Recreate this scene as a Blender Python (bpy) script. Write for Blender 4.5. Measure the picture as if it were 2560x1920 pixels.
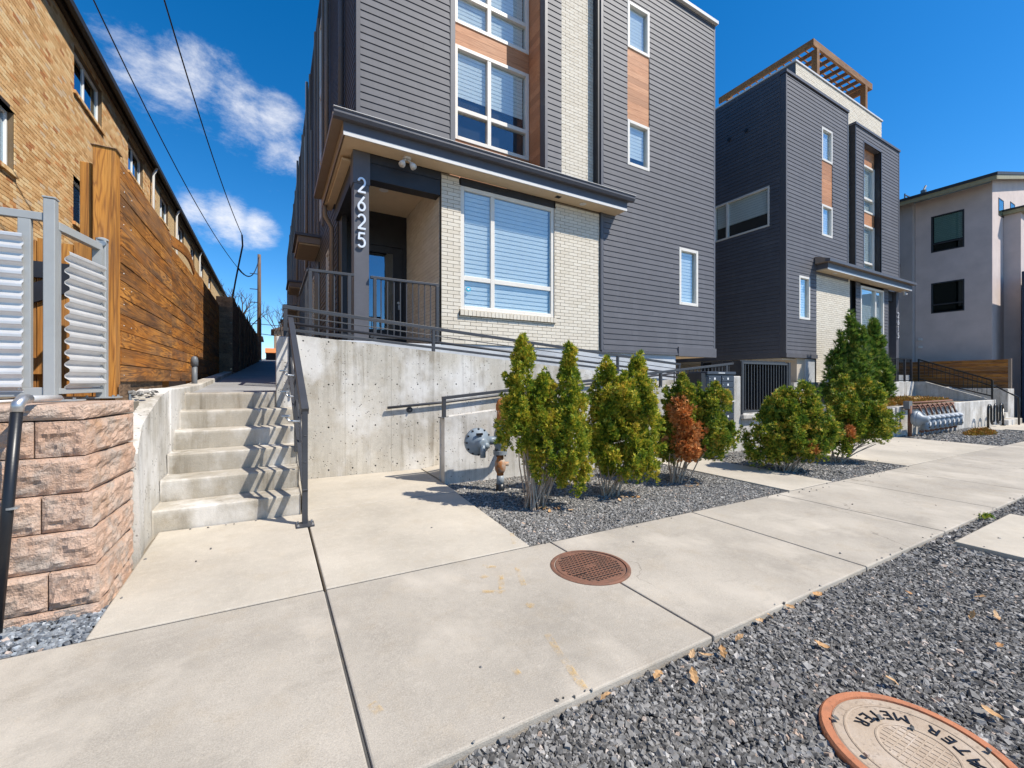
import bpy, bmesh, math, random
import numpy as np
from mathutils import Vector, Matrix, noise as mnoise
R = math.radians
random.seed(7); rng = np.random.default_rng(7)
sc = bpy.context.scene
col = sc.collection
for o in list(bpy.data.objects): bpy.data.objects.remove(o)

# ---------------------------------------------------------------- camera, sky, sun, exposure
cam_d = bpy.data.cameras.new('camera'); cam = bpy.data.objects.new('camera', cam_d); col.objects.link(cam)
cam.location = (0, 0, 1.25); cam.rotation_euler = (R(90), 0, R(-29.7))
cam_d.sensor_width = 36; cam_d.lens = 36*1055/2560; cam_d.shift_y = -8/2560
cam_d.clip_start = .05; cam_d.clip_end = 3000
sc.camera = cam
SUN = Vector((.33, -.355, .62)).normalized()
el = math.asin(SUN.z); az = math.atan2(SUN.x, SUN.y)
w = bpy.data.worlds.new('World'); sc.world = w; w.use_nodes = True
def build_world():
    nt = w.node_tree; N = nt.nodes; L = nt.links; N.clear()
    out = N.new('ShaderNodeOutputWorld'); bg = N.new('ShaderNodeBackground'); bg.inputs['Strength'].default_value = .088
    sky = N.new('ShaderNodeTexSky'); sky.sky_type = 'NISHITA'; sky.sun_disc = False
    sky.sun_elevation = el; sky.sun_rotation = az; sky.air_density = 1.0; sky.dust_density = .6; sky.ozone_density = 2.5; sky.altitude = 1600
    hs = N.new('ShaderNodeHueSaturation'); hs.inputs['Saturation'].default_value = 1.40; hs.inputs['Value'].default_value = 1.72
    L.new(sky.outputs[0], hs.inputs['Color'])
    tc = N.new('ShaderNodeTexCoord')
    nz = N.new('ShaderNodeTexNoise'); nz.inputs['Scale'].default_value = 6.5; nz.inputs['Detail'].default_value = 10; nz.inputs['Roughness'].default_value = .69; nz.inputs['Distortion'].default_value = .15
    mp = N.new('ShaderNodeMapping'); mp.inputs['Scale'].default_value = (.9, .9, 1.75); mp.inputs['Rotation'].default_value = (0, R(-14), 0)
    L.new(tc.outputs['Generated'], mp.inputs['Vector']); L.new(mp.outputs[0], nz.inputs['Vector'])
    acc = None
    # cloud banks: directions (unit) , angular size, weight
    for d, sz, wt in CLOUDS:
        dn = Vector(d).normalized()
        dist = N.new('ShaderNodeVectorMath'); dist.operation = 'DISTANCE'; dist.inputs[1].default_value = dn
        nrm = N.new('ShaderNodeVectorMath'); nrm.operation = 'NORMALIZE'; L.new(tc.outputs['Generated'], nrm.inputs[0]); L.new(nrm.outputs[0], dist.inputs[0])
        mr = N.new('ShaderNodeMapRange'); mr.interpolation_type = 'SMOOTHSTEP'; mr.inputs['From Min'].default_value = sz; mr.inputs['From Max'].default_value = 0; mr.inputs['To Min'].default_value = 0; mr.inputs['To Max'].default_value = wt
        L.new(dist.outputs['Value'], mr.inputs['Value'])
        if acc is None: acc = mr.outputs[0]
        else:
            mx = N.new('ShaderNodeMath'); mx.operation = 'MAXIMUM'; L.new(acc, mx.inputs[0]); L.new(mr.outputs[0], mx.inputs[1]); acc = mx.outputs[0]
    ad = N.new('ShaderNodeMath'); ad.operation = 'ADD'; L.new(acc, ad.inputs[0]); L.new(nz.outputs['Fac'], ad.inputs[1])
    mr = N.new('ShaderNodeMapRange'); mr.interpolation_type = 'SMOOTHSTEP'; mr.inputs['From Min'].default_value = .69; mr.inputs['From Max'].default_value = 1.12; mr.inputs['To Max'].default_value = .95
    L.new(ad.outputs[0], mr.inputs['Value'])
    mix = N.new('ShaderNodeMix'); mix.data_type = 'RGBA'; mix.inputs['B'].default_value = (9.2, 9.3, 9.7, 1)
    L.new(mr.outputs[0], mix.inputs['Factor']); L.new(hs.outputs[0], mix.inputs['A'])
    L.new(mix.outputs['Result'], bg.inputs['Color']); L.new(bg.outputs[0], out.inputs[0])
CLOUDS = [((-.268,1.308,.74),.13,.34), ((-.17,1.25,.685),.15,.42), ((-.08,1.2,.65),.13,.43), ((.01,1.15,.63),.12,.38), ((.03,1.14,.55),.13,.3),
          ((-.147,1.235,.405),.085,.38), ((-.089,1.202,.385),.10,.46), ((-.03,1.17,.37),.085,.42), ((0.0,1.16,.47),.12,.22),
          ((-1,.3,.6),.3,.35), ((-.9,-.6,.5),.35,.38), ((.2,-1,.45),.25,.2), ((1.2,-.9,.9),.3,.3)]
build_world()
sun_d = bpy.data.lights.new('sun', 'SUN'); sun_d.energy = 5.0; sun_d.angle = R(.53); sun_d.color = (1, .94, .84)
sun = bpy.data.objects.new('sun', sun_d); col.objects.link(sun); sun.rotation_euler = (-SUN).to_track_quat('-Z', 'Y').to_euler(); sun.location = (10, -10, 20)
sc.view_settings.view_transform = 'Standard'; sc.view_settings.look = 'None'; sc.view_settings.gamma = 1; sc.view_settings.use_curve_mapping = False
sc.view_settings.exposure = .35
sc.cycles.max_bounces = 6; sc.cycles.diffuse_bounces = 3; sc.cycles.glossy_bounces = 3; sc.cycles.transmission_bounces = 3; sc.cycles.transparent_max_bounces = 8

# ---------------------------------------------------------------- node helpers / materials
class NT:
    def __init__(s, name):
        s.m = bpy.data.materials.new(name); s.m.use_nodes = True; s.nt = s.m.node_tree; s.N = s.nt.nodes; s.L = s.nt.links
        s.b = s.N['Principled BSDF']; s.out = s.N['Material Output']
    def n(s, t, **kw):
        x = s.N.new('ShaderNode'+t)
        for k, v in kw.items():
            if k.startswith('i_'):
                key = k[2:].replace('_', ' ')
                x.inputs[key].default_value = v
            else: setattr(x, k, v)
        return x
    def l(s, a, b): s.L.new(a, b)
    def pos(s, scale=(1,1,1), rnd=0, rot=(0,0,0)):
        g = s.n('NewGeometry'); mp = s.n('Mapping'); mp.inputs['Scale'].default_value = scale; mp.inputs['Rotation'].default_value = rot
        v = g.outputs['Position']
        if rnd:
            oi = s.n('ObjectInfo'); m = s.n('Math', operation='MULTIPLY'); m.inputs[1].default_value = rnd; s.l(oi.outputs['Random'], m.inputs[0])
            a = s.n('VectorMath', operation='ADD'); s.l(v, a.inputs[0]); s.l(m.outputs[0], a.inputs[1]); v = a.outputs[0]
        s.l(v, mp.inputs['Vector']); return mp.outputs[0]
    def noise(s, vec, scale, detail=4, rough=.55, dist=0):
        x = s.n('TexNoise'); x.inputs['Scale'].default_value = scale; x.inputs['Detail'].default_value = detail; x.inputs['Roughness'].default_value = rough; x.inputs['Distortion'].default_value = dist
        s.l(vec, x.inputs['Vector']); return x.outputs['Fac']
    def ramp(s, fac, stops, interp='LINEAR'):
        r = s.n('ValToRGB'); r.color_ramp.interpolation = interp; e = r.color_ramp.elements
        while len(e) < len(stops): e.new(.5)
        for i, (p, c) in enumerate(stops):
            e[i].position = p; e[i].color = (c, c, c, 1) if not hasattr(c, '__len__') else (*c[:3], 1)
        s.l(fac, r.inputs[0]); return r.outputs['Color']
    def mix(s, a, b, fac, mode='MIX'):
        x = s.n('Mix', data_type='RGBA', blend_type=mode)
        for key, val in (('A', a), ('B', b), ('Factor', fac)):
            if isinstance(val, (int, float)): x.inputs[key].default_value = val
            elif hasattr(val, '__len__'): x.inputs[key].default_value = (*val[:3], 1)
            else: s.l(val, x.inputs[key])
        return x.outputs['Result']
    def math(s, op, a, b=None):
        x = s.n('Math', operation=op)
        for i, v in enumerate((a, b)):
            if v is None: continue
            if isinstance(v, (int, float)): x.inputs[i].default_value = v
            else: s.l(v, x.inputs[i])
        return x.outputs[0]
    def rand(s):
        oi = s.n('ObjectInfo'); g = s.n('NewGeometry')
        return s.math('FRACT', s.math('ADD', oi.outputs['Random'], g.outputs['Random Per Island']))
    def bump(s, h, strength=.3, dist=.01):
        b = s.n('Bump'); b.inputs['Strength'].default_value = strength; b.inputs['Distance'].default_value = dist
        s.l(h, b.inputs['Height']); s.l(b.outputs[0], s.b.inputs['Normal'])
    def set(s, color=None, rough=.7, metal=0, spec=.4):
        if color is not None:
            if hasattr(color, '__len__'): s.b.inputs['Base Color'].default_value = (*color[:3], 1)
            else: s.l(color, s.b.inputs['Base Color'])
        if isinstance(rough, (int, float)): s.b.inputs['Roughness'].default_value = rough
        else: s.l(rough, s.b.inputs['Roughness'])
        s.b.inputs['Metallic'].default_value = metal; s.b.inputs['Specular IOR Level'].default_value = spec
        return s.m
def paint(name, c, rough=.55, metal=0, var=.12, bump=.05, scale=6, per=0):
    t = NT(name); p = t.pos(rnd=5); f = t.noise(p, scale, 5); f2 = t.noise(p, scale*14, 3)
    c2 = t.mix(tuple(x*(1-var) for x in c), tuple(min(1, x*(1+var)) for x in c), t.ramp(f, [(.3, 0), (.7, 1)]))
    if per:
        c2 = t.mix(c2, tuple(x*(1-per) for x in c), t.math('MULTIPLY', t.rand(), .8)); du = t.noise(t.pos((2.5, 2.5, .5)), 1.2, 5, .7); c2 = t.mix(c2, tuple(min(1, x*1.5+.02) for x in c), t.ramp(du, [(.52, 0), (.75, per*1.6)]))
    t.bump(f2, bump, .004); return t.set(c2, rough, metal)
def concrete(name, c, stain=.25, pits=False, streak=False, ties=None, warm=(.36, .28, .18), grain=1.0, broom=False, dark=.55):
    t = NT(name); p = t.pos()
    big = t.noise(p, .9, 6, .6); mid = t.noise(p, 5, 5, .6); fine = t.noise(p, 95, 3, .7); mott = t.noise(p, 22, 4, .65)
    base = t.mix(tuple(x*.78 for x in c), tuple(min(1, x*1.14) for x in c), t.ramp(big, [(.32, 0), (.68, 1)]))
    base = t.mix(base, (.45, .30, .14), t.ramp(t.noise(p, 13, 4, .7), [(.66, 0), (.8, stain*.9)]))
    base = t.mix(base, warm, t.ramp(mid, [(.52, 0), (.78, stain)]))
    base = t.mix(base, tuple(x*dark for x in c), t.ramp(t.noise(p, 2.3, 7, .68), [(.55, 0), (.75, stain*1.2)]))
    base = t.mix(base, (.06, .055, .05), t.ramp(fine, [(.60, 0), (.74, .32*grain)]))
    base = t.mix(base, tuple(min(1, x*1.3) for x in c), t.ramp(mott, [(.5, 0), (.8, .35)]))
    sp = t.noise(p, 230, 2, .6); base = t.mix(base, tuple(x*.55 for x in c), t.ramp(sp, [(.5, 0), (.72, .5*grain)])); base = t.mix(base, tuple(min(1, x*1.45) for x in c), t.ramp(sp, [(.28, .45*grain), (.48, 0)]))
    h = t.math('ADD', fine, t.math('MULTIPLY', mott, .6))
    if streak:
        ps = t.pos((7, 7, .35)); st = t.noise(ps, 1.0, 6, .7, .4); ps2 = t.pos((1.6, 1.6, .5)); s2 = t.noise(ps2, 1.0, 4)
        m = t.math('MULTIPLY', t.ramp(st, [(.46, 0), (.62, 1)]), t.ramp(s2, [(.4, .15), (.62, 1)]))
        base = t.mix(base, (.15, .12, .08), t.math('MULTIPLY', m, .72))
        lp = t.noise(t.pos((1.2, 1.2, .8)), 1.3, 5, .65); base = t.mix(base, (.78, .76, .73), t.ramp(lp, [(.48, 0), (.64, .6)]))
    if pits:
        v = t.n('TexVoronoi'); v.inputs['Scale'].default_value = 26; t.l(p, v.inputs['Vector'])
        keep = t.ramp(t.noise(p, 9, 2), [(.50, 0), (.56, 1)])
        pit = t.math('MULTIPLY', t.ramp(v.outputs['Distance'], [(.14, 1), (.24, 0)]), keep)
        base = t.mix(base, (.07, .06, .05), t.math('MULTIPLY', pit, .8)); h = t.math('SUBTRACT', h, t.math('MULTIPLY', pit, 2.5))
    if ties:
        sx, sz, ox, oz, rr = ties; g = t.n('NewGeometry'); sep = t.n('SeparateXYZ'); t.l(g.outputs['Position'], sep.inputs[0])
        fx = t.math('MULTIPLY', t.math('SUBTRACT', t.math('FRACT', t.math('DIVIDE', t.math('ADD', sep.outputs['X'], 20+ox), sx)), .5), sx)
        fz = t.math('MULTIPLY', t.math('SUBTRACT', t.math('FRACT', t.math('DIVIDE', t.math('ADD', sep.outputs['Z'], 20+oz), sz)), .5), sz)
        d = t.math('SQRT', t.math('ADD', t.math('MULTIPLY', fx, fx), t.math('MULTIPLY', fz, fz)))
        d = t.math('ADD', d, t.math('MULTIPLY', t.math('SUBTRACT', t.noise(p, 40, 2), .5), .012))
        k = t.ramp(t.math('DIVIDE', d, rr*2), [(.42, 1), (.55, 0)])
        base = t.mix(base, (.025, .022, .02), k); h = t.math('SUBTRACT', h, t.math('MULTIPLY', k, 4))
        # form seams
        sm = t.math('ABSOLUTE', t.math('SUBTRACT', t.math('FRACT', t.math('DIVIDE', t.math('ADD', sep.outputs['X'], 20.19), .61)), .5))
        ks = t.ramp(sm, [(.0, .55), (.009, 0)]); base = t.mix(base, (.16, .14, .11), ks)
    if broom:
        sm = t.noise(t.pos((1.1, .8, 1)), 1.5, 4, .6); base = t.mix(base, tuple(min(1, x*1.32) for x in c), t.ramp(sm, [(.52, 0), (.7, .7)])); base = t.mix(base, tuple(x*.62 for x in c), t.ramp(t.noise(t.pos((.7, 1.3, 1)), 3.1, 6, .72), [(.56, 0), (.72, .45)]))
        vo = t.n('TexVoronoi', feature='DISTANCE_TO_EDGE'); vo.inputs['Scale'].default_value = .42; wv = t.n('VectorMath', operation='ADD'); dn = t.n('TexNoise'); dn.inputs['Scale'].default_value = 2.2; dn.inputs['Detail'].default_value = 6; t.l(p, dn.inputs['Vector']); t.l(p, wv.inputs[0]); t.l(dn.outputs['Color'], wv.inputs[1]); t.l(wv.outputs[0], vo.inputs['Vector'])
        ck = t.math('MULTIPLY', t.ramp(vo.outputs['Distance'], [(.0, 1), (.0022, 0)]), t.ramp(t.noise(p, .8, 2), [(.54, 0), (.6, .6)])); base = t.mix(base, (.10, .085, .07), ck)
        br = t.noise(t.pos((3, 160, 3)), 1, 2); h = t.math('ADD', h, t.math('MULTIPLY', br, .5))
    t.bump(h, .35, .006)
    return t.set(base, .88, 0, .25)
def wood(name, c1, c2, c3, axis, grainscale=1.0, weather=0.0, rough=.75):
    t = NT(name); sc3 = [9, 9, 9]; sc3[axis] = .55
    p = t.pos(tuple(x*grainscale for x in sc3), rnd=9)
    a = t.noise(p, 1.0, 3, .5, .6)
    rings = t.math('FRACT', t.math('MULTIPLY', a, 11.0)); rings = t.math('ABSOLUTE', t.math('SUBTRACT', t.math('MULTIPLY', rings, 2), 1))
    sf = [120, 120, 120]; sf[axis] = 2.5; fib = t.noise(t.pos(tuple(sf), rnd=5), 1, 3, .6)
    sb = [2.0, 2.0, 2.6]; sb[axis] = 1.0; big = t.noise(t.pos(tuple(sb), rnd=7), 1, 4, .6)
    base = t.mix(c1, c2, t.ramp(big, [(.36, 0), (.62, 1)]))
    base = t.mix(base, c3, t.math('MULTIPLY', t.ramp(rings, [(.0, 0), (.5, .12), (.95, .95)]), .85))
    base = t.mix(base, tuple(x*.45 for x in c3), t.ramp(fib, [(.5, 0), (.72, .55)]))
    rv = t.rand(); base = t.mix(base, (1, 1, 1), t.math('MULTIPLY', rv, .0))
    base = t.mix(base, tuple(x*.6 for x in c1), t.math('MULTIPLY', t.ramp(rv, [(.35, 0), (1, 1)]), .62))
    if weather:
        w3 = [4.5, 4.5, 4.5]; w3[axis] = .8; wz = t.noise(t.pos(tuple(w3), rnd=3), 1, 5, .65); base = t.mix(base, (.12, .095, .075), t.ramp(wz, [(.45, 0), (.62, weather)]))
        w4 = [5, 5, 5]; w4[axis] = .55; wd = t.noise(t.pos(tuple(w4), rnd=1), 1.0, 5, .7); base = t.mix(base, (.035, .022, .015), t.ramp(wd, [(.47, 0), (.62, weather*1.3)]))
    t.bump(t.math('ADD', fib, t.math('MULTIPLY', rings, .5)), .35, .004)
    return t.set(base, rough, 0, .3)
def brickmat(name, stops, mott=.5, rough=.9):
    t = NT(name); p = t.pos(rnd=3); rv = t.rand()
    base = t.ramp(rv, stops, 'CONSTANT' if len(stops) > 4 else 'LINEAR')
    base = t.mix(base, (.02, .015, .01), t.ramp(t.noise(p, 60, 3, .7), [(.55, 0), (.8, mott)]))
    base = t.mix(base, (.8, .72, .6), t.ramp(t.noise(p, 17, 4, .7), [(.55, 0), (.8, mott*.6)]))
    t.bump(t.noise(p, 70, 4), .4, .006); return t.set(base, rough, 0, .25)
def glass(name, tint=(.92, .96, .97), refl=(.86, .94, 1), k=.7, add=.085):
    t = NT(name); t.N.remove(t.b)
    tr = t.n('BsdfTransparent'); tr.inputs[0].default_value = (*tint, 1); gl = t.n('BsdfGlossy'); gl.inputs['Color'].default_value = (*refl, 1); gl.inputs['Roughness'].default_value = .004
    nz = t.noise(t.pos(), 1.6, 2); bp = t.n('Bump'); bp.inputs['Strength'].default_value = .06; bp.inputs['Distance'].default_value = .02; t.l(nz, bp.inputs['Height']); t.l(bp.outputs[0], gl.inputs['Normal'])
    fr = t.n('LayerWeight'); fr.inputs[0].default_value = .5
    f = t.math('MINIMUM', t.math('ADD', t.math('MULTIPLY', t.math('POWER', fr.outputs['Facing'], 3.0), k), add), 1.0)
    mx = t.n('MixShader'); t.l(f, mx.inputs[0]); t.l(tr.outputs[0], mx.inputs[1]); t.l(gl.outputs[0], mx.inputs[2]); t.l(mx.outputs[0], t.out.inputs[0]); return t.m
def foliage(name, stops, trans=.34):
    t = NT(name); rv = t.rand(); big = t.noise(t.pos(), 5.5, 3); v = t.math('ADD', t.math('MULTIPLY', rv, .55), t.math('MULTIPLY', t.math('SUBTRACT', big, .20), 1.15))
    c = t.ramp(v, stops); t.set(c, .55, 0, .3)
    tl = t.n('BsdfTranslucent'); t.l(c, tl.inputs[0]); mx = t.n('MixShader'); mx.inputs[0].default_value = trans
    t.l(t.b.outputs[0], mx.inputs[1]); t.l(tl.outputs[0], mx.inputs[2]); t.l(mx.outputs[0], t.out.inputs[0]); return t.m
def gravelmat(name, lo, hi):
    t = NT(name); rv = t.rand(); p = t.pos(); c = t.ramp(rv, [(0, lo), (.55, tuple((a+b)/2 for a, b in zip(lo, hi))), (.93, hi), (.965, tuple(min(1, x*1.5) for x in hi)), (1, (.42, .30, .22))])
    c = t.mix(c, (.5, .48, .45), t.ramp(t.noise(p, 55, 3), [(.52, 0), (.8, .35)])); t.bump(t.noise(p, 150, 2), .3, .003); return t.set(c, .85, 0, .3)

MAT = {}
def mats():
    m = MAT
    m['sidewalk'] = concrete('sidewalk_concrete', (.405, .362, .302), .32, broom=True, grain=.9, dark=.62)
    m['walk'] = concrete('walkway_concrete', (.475, .425, .35), .26, grain=.5, dark=.66)
    m['step'] = concrete('step_concrete', (.43, .39, .325), .42, streak=True, grain=.6)
    m['wall'] = concrete('formed_concrete', (.53, .49, .42), .45, pits=True, streak=True, ties=(.298, .56, .06, .36, .011), grain=.8)
    m['wall2'] = concrete('planter_concrete', (.50, .475, .435), .35, pits=True, streak=True, grain=.7)
    m['curb'] = concrete('curb_concrete', (.50, .47, .415), .35, pits=True, streak=True, grain=.7)
    m['foundation'] = concrete('painted_foundation', (.50, .52, .54), .12, grain=.3)
    m['asphalt'] = concrete('alley_concrete', (.30, .30, .30), .3, grain=.8)
    m['ground'] = concrete('soil_ground', (.19, .165, .13), .5, grain=1)
    m['siding'] = paint('grey_fibre_siding', (.106, .105, .117), .62, var=.10, bump=.12, scale=3, per=.16)
    m['trim'] = paint('grey_trim_paint', (.098, .098, .112), .5, var=.08)
    m['dark'] = paint('charcoal_and_shade', (.022, .023, .028), .5, var=.2)  # charcoal parts, and shade coloured onto some side faces
    m['core'] = paint('dark_interior', (.018, .018, .02), .9)  # near-black painted in place of unlit rooms behind the glass
    m['soffit'] = paint('tan_soffit', (.64, .49, .32), .7, var=.05)
    m['taupe'] = paint('taupe_trim', (.26, .20, .155), .55, var=.06)
    m['whitetrim'] = paint('pale_drip_trim', (.66, .64, .61), .4, var=.05)
    m['frame'] = paint('almond_vinyl', (.72, .68, .61), .4, var=.04, bump=.02)
    m['blind'] = paint('white_shade_fabric', (.88, .88, .86), .8, var=.03)
    m['sheer'] = paint('sheer_shade_fabric', (.60, .66, .68), .8, var=.03)
    m['cream'] = brickmat('cream_brick', [(0, (.64, .575, .47)), (.5, (.68, .615, .51)), (1, (.71, .65, .545))], .12)
    m['creamort'] = concrete('cream_mortar', (.20, .17, .13), .2, grain=.5)
    m['tan'] = brickmat('tan_brick', [(0, (0.647, 0.398, 0.180)), (.2, (0.751, 0.483, 0.235)), (.38, (0.569, 0.326, 0.137)), (.52, (0.784, 0.567, 0.306)), (.70, (0.621, 0.308, 0.121)), (.76, (0.724, 0.459, 0.218)), (.90, (0.465, 0.199, 0.077)), (.94, (0.672, 0.506, 0.328))], .4)
    m['tanmort'] = concrete('tan_mortar', (.16, .115, .07), .2, grain=.5)
    m['tanfar'] = far_brick()
    m['cedar'] = wood('orange_cedar_panel', (.52, .235, .11), (.60, .30, .155), (.44, .19, .085), 0, .8, 0, .6)
    m['fence'] = wood('weathered_stained_fence', (.43, .155, .024), (.62, .265, .052), (.095, .034, .010), 1, 1.0, .46)
    m['fencep'] = wood('stained_fence_post', (.55, .215, .034), (.64, .30, .065), (.26, .095, .02), 2, 1.0, .28)
    m['fenced'] = wood('old_grey_fence', (.25, .16, .095), (.36, .235, .14), (.10, .06, .035), 1, 1.0, .35)
    m['pergola'] = wood('pergola_timber', (.26, .12, .042), (.36, .18, .065), (.12, .05, .02), 0, .7, .15)
    m['rail'] = paint('charcoal_rail_paint', (.048, .050, .057), .42, var=.1)
    m['gate'] = paint('grey_gate_paint', (.34, .35, .345), .4, var=.06)
    m['zinc'] = paint('galvanised_sheet', (.62, .61, .60), .38, metal=.35, var=.10)
    m['steel'] = paint('bolt_steel', (.5, .5, .5), .35, metal=.8)
    m['alu'] = paint('brushed_number_metal', (.82, .82, .83), .3, metal=.3, var=.04)
    m['black'] = paint('black_plastic', (.012, .013, .016), .35)
    m['pvc'] = paint('grey_pvc', (.13, .14, .15), .45)
    m['regul'] = paint('blue_grey_meter_paint', (.20, .245, .29), .4, var=.15)
    m['meter'] = paint('grey_meter_paint', (.24, .275, .31), .45, var=.12)
    m['mail'] = paint('slate_blue_mailbox', (.045, .056, .078), .45, var=.08)
    m['white'] = paint('white_paint', (.8, .8, .78), .5, var=.03)
    m['rust'] = rusty('rusty_orange_pipe', (.52, .20, .055), (.30, .115, .04), (.46, .42, .36))
    m['rust2'] = rusty('rusty_cast_iron', (.24, .115, .075), (.19, .10, .068), (.15, .09, .065))
    m['rim'] = rusty('orange_iron_rim', (.50, .20, .10), (.42, .17, .09), (.34, .16, .09))
    m['coverface'] = rusty('tan_iron_cover', (.46, .37, .28), (.38, .29, .21), (.52, .44, .36))
    m['block'] = blockmat()
    m['stucco'] = paint('mauve_stucco', (.60, .50, .455), .9, var=.08, bump=.35, scale=2)
    m['stucco2'] = paint('grey_stucco', (.42, .375, .35), .9, var=.08, bump=.35, scale=2)
    m['navy'] = paint('navy_wall', (.035, .045, .075), .8, var=.1)
    m['tanwall'] = paint('tan_podium_stucco', (.50, .43, .34), .9, var=.05, bump=.3)
    m['olive'] = paint('olive_fascia', (.32, .28, .16), .6)
    m['roofdark'] = paint('dark_roof_edge', (.03, .032, .036), .6)
    m['brownsoffit'] = paint('brown_soffit', (.045, .034, .027), .7, var=.2)
    m['glass'] = glass('window_glass')
    m['glassd'] = glass('dark_window_glass', (.62, .72, .70), (.8, .92, 1), .7, .06)
    m['glassblue'] = glass('door_glass', (.3, .4, .5), (.75, .9, 1), .8, .22)
    m['leafgreen'] = foliage('arborvitae_green', [(0, (0.032, 0.072, 0.012)), (.30, (0.087, 0.167, 0.017)), (.52, (0.217, 0.297, 0.026)), (.76, (0.493, 0.450, 0.038)), (1, (0.700, 0.478, 0.072))])
    m['leafgreen2'] = foliage('arborvitae_dark_green', [(0, (0.026, 0.061, 0.012)), (.35, (0.065, 0.138, 0.017)), (.60, (0.181, 0.261, 0.026)), (.84, (0.420, 0.384, 0.041)), (1, (0.667, 0.392, 0.072))])
    m['leafbrown'] = foliage('dead_foliage_rust', [(0, (.22, .055, .012)), (.5, (.54, .175, .04)), (1, (.72, .36, .13))], .15)
    m['juniper'] = foliage('juniper_green', [(0, (0.021, 0.060, 0.012)), (.4, (0.060, 0.143, 0.021)), (.75, (0.150, 0.232, 0.033)), (1, (0.330, 0.315, 0.060))])
    m['cover'] = foliage('rusty_ground_cover', [(0, (.10, .10, .01)), (.45, (.30, .20, .03)), (1, (.42, .16, .03))], .1)
    m['stem'] = paint('pale_shrub_stem', (.47, .355, .26), .85, var=.25, bump=.3, scale=30)
    m['bark'] = paint('bare_branch_bark', (.10, .08, .065), .9, var=.3, bump=.3, scale=20)
    m['pole'] = wood('utility_pole_wood', (.16, .10, .065), (.21, .14, .09), (.08, .05, .03), 2, .5)
    m['gravel'] = gravelmat('dark_crushed_rock', (.055, .052, .048), (.30, .287, .268))
    m['gravel2'] = gravelmat('grey_bed_rock', (.075, .072, .067), (.33, .315, .29))
    m['gravel3'] = gravelmat('bluegrey_rock', (.09, .10, .115), (.30, .325, .345))
    m['gravbase'] = concrete('gravel_underlay', (.085, .083, .08), .4, grain=1)
    m['dryleaf'] = foliage('dry_oak_leaf', [(0, (.42, .20, .08)), (.5, (.58, .33, .14)), (1, (.66, .45, .26))], .2)
    m['yellow'] = worn_paint()
    m['roofred'] = paint('brown_shingle', (.13, .085, .06), .9)
    m['house1'] = paint('pale_house_siding', (.52, .49, .42), .8)
    m['house2'] = paint('tan_house_brick', (.38, .26, .16), .8)
    m['orange'] = paint('orange_awning', (.62, .20, .05), .6)
    m['stickerblue'] = paint('blue_sticker', (.02, .42, .62), .4)  # plain blue of the sticker itself
    m['red'] = paint('flag_red', (.55, .04, .04), .6)
    m['cable'] = paint('black_cable', (.02, .022, .028), .6)
def far_brick():
    t = NT('distant_tan_brick'); g = t.n('NewGeometry'); sep = t.n('SeparateXYZ'); t.l(g.outputs['Position'], sep.inputs[0]); cb = t.n('CombineXYZ'); t.l(sep.outputs['Y'], cb.inputs[0]); t.l(sep.outputs['Z'], cb.inputs[1])
    b = t.n('TexBrick'); t.l(cb.outputs[0], b.inputs['Vector']); b.inputs['Scale'].default_value = 1; b.inputs['Brick Width'].default_value = .203; b.inputs['Row Height'].default_value = .0677; b.inputs['Mortar Size'].default_value = .006
    b.inputs['Color1'].default_value = (.68, .46, .22, 1); b.inputs['Color2'].default_value = (.76, .55, .29, 1); b.inputs['Mortar'].default_value = (.2, .15, .1, 1); return t.set(b.outputs['Color'], .9)
def rusty(name, a, b, c):
    t = NT(name); p = t.pos(rnd=2); col_ = t.mix(a, b, t.ramp(t.noise(p, 14, 5, .65), [(.35, 0), (.65, 1)])); col_ = t.mix(col_, c, t.ramp(t.noise(p, 7, 5, .6), [(.52, 0), (.66, .8)]))
    col_ = t.mix(col_, (.05, .03, .02), t.ramp(t.noise(p, 55, 3), [(.58, 0), (.75, .5)])); t.bump(t.noise(p, 60, 4), .4, .004); return t.set(col_, .75, .15, .3)
def blockmat():
    t = NT('split_face_block'); p = t.pos(rnd=4); rv = t.rand(); n1 = t.noise(p, 3.5, 5, .6); n2 = t.noise(p, 28, 5, .7); n3 = t.noise(p, 90, 3, .7)
    base = t.mix((.46, .285, .195), (.58, .395, .29), t.ramp(n1, [(.35, 0), (.65, 1)])); base = t.mix(base, (.40, .345, .295), t.ramp(t.noise(p, 6, 5, .6), [(.46, 0), (.64, .8)]))
    base = t.mix(base, (.36, .19, .08), t.ramp(t.noise(p, 2.6, 4, .6), [(.58, 0), (.72, .7)])); base = t.mix(base, (.66, .52, .42), t.math('MULTIPLY', rv, .25))
    base = t.mix(base, (.07, .045, .035), t.ramp(n2, [(.58, 0), (.76, .7)])); base = t.mix(base, (.7, .62, .55), t.ramp(n3, [(.56, 0), (.8, .4)]))
    t.bump(t.math('ADD', t.math('MULTIPLY', n2, 1.4), n3), .8, .014); return t.set(base, .95, 0, .2)
def worn_paint():
    t = NT('worn_yellow_marking'); p = t.pos(); nz = t.noise(p, 26, 5, .75); n2 = t.noise(p, 5, 3)
    t.set((.72, .42, .06), .8); tr = t.n('BsdfTransparent'); mx = t.n('MixShader')
    f = t.math('MULTIPLY', t.ramp(nz, [(.40, 0), (.66, .55)]), t.ramp(n2, [(.38, .08), (.62, 1)]))
    t.l(f, mx.inputs[0]); t.l(tr.outputs[0], mx.inputs[1]); t.l(t.b.outputs[0], mx.inputs[2]); t.l(mx.outputs[0], t.out.inputs[0]); return t.m
mats()

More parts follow.
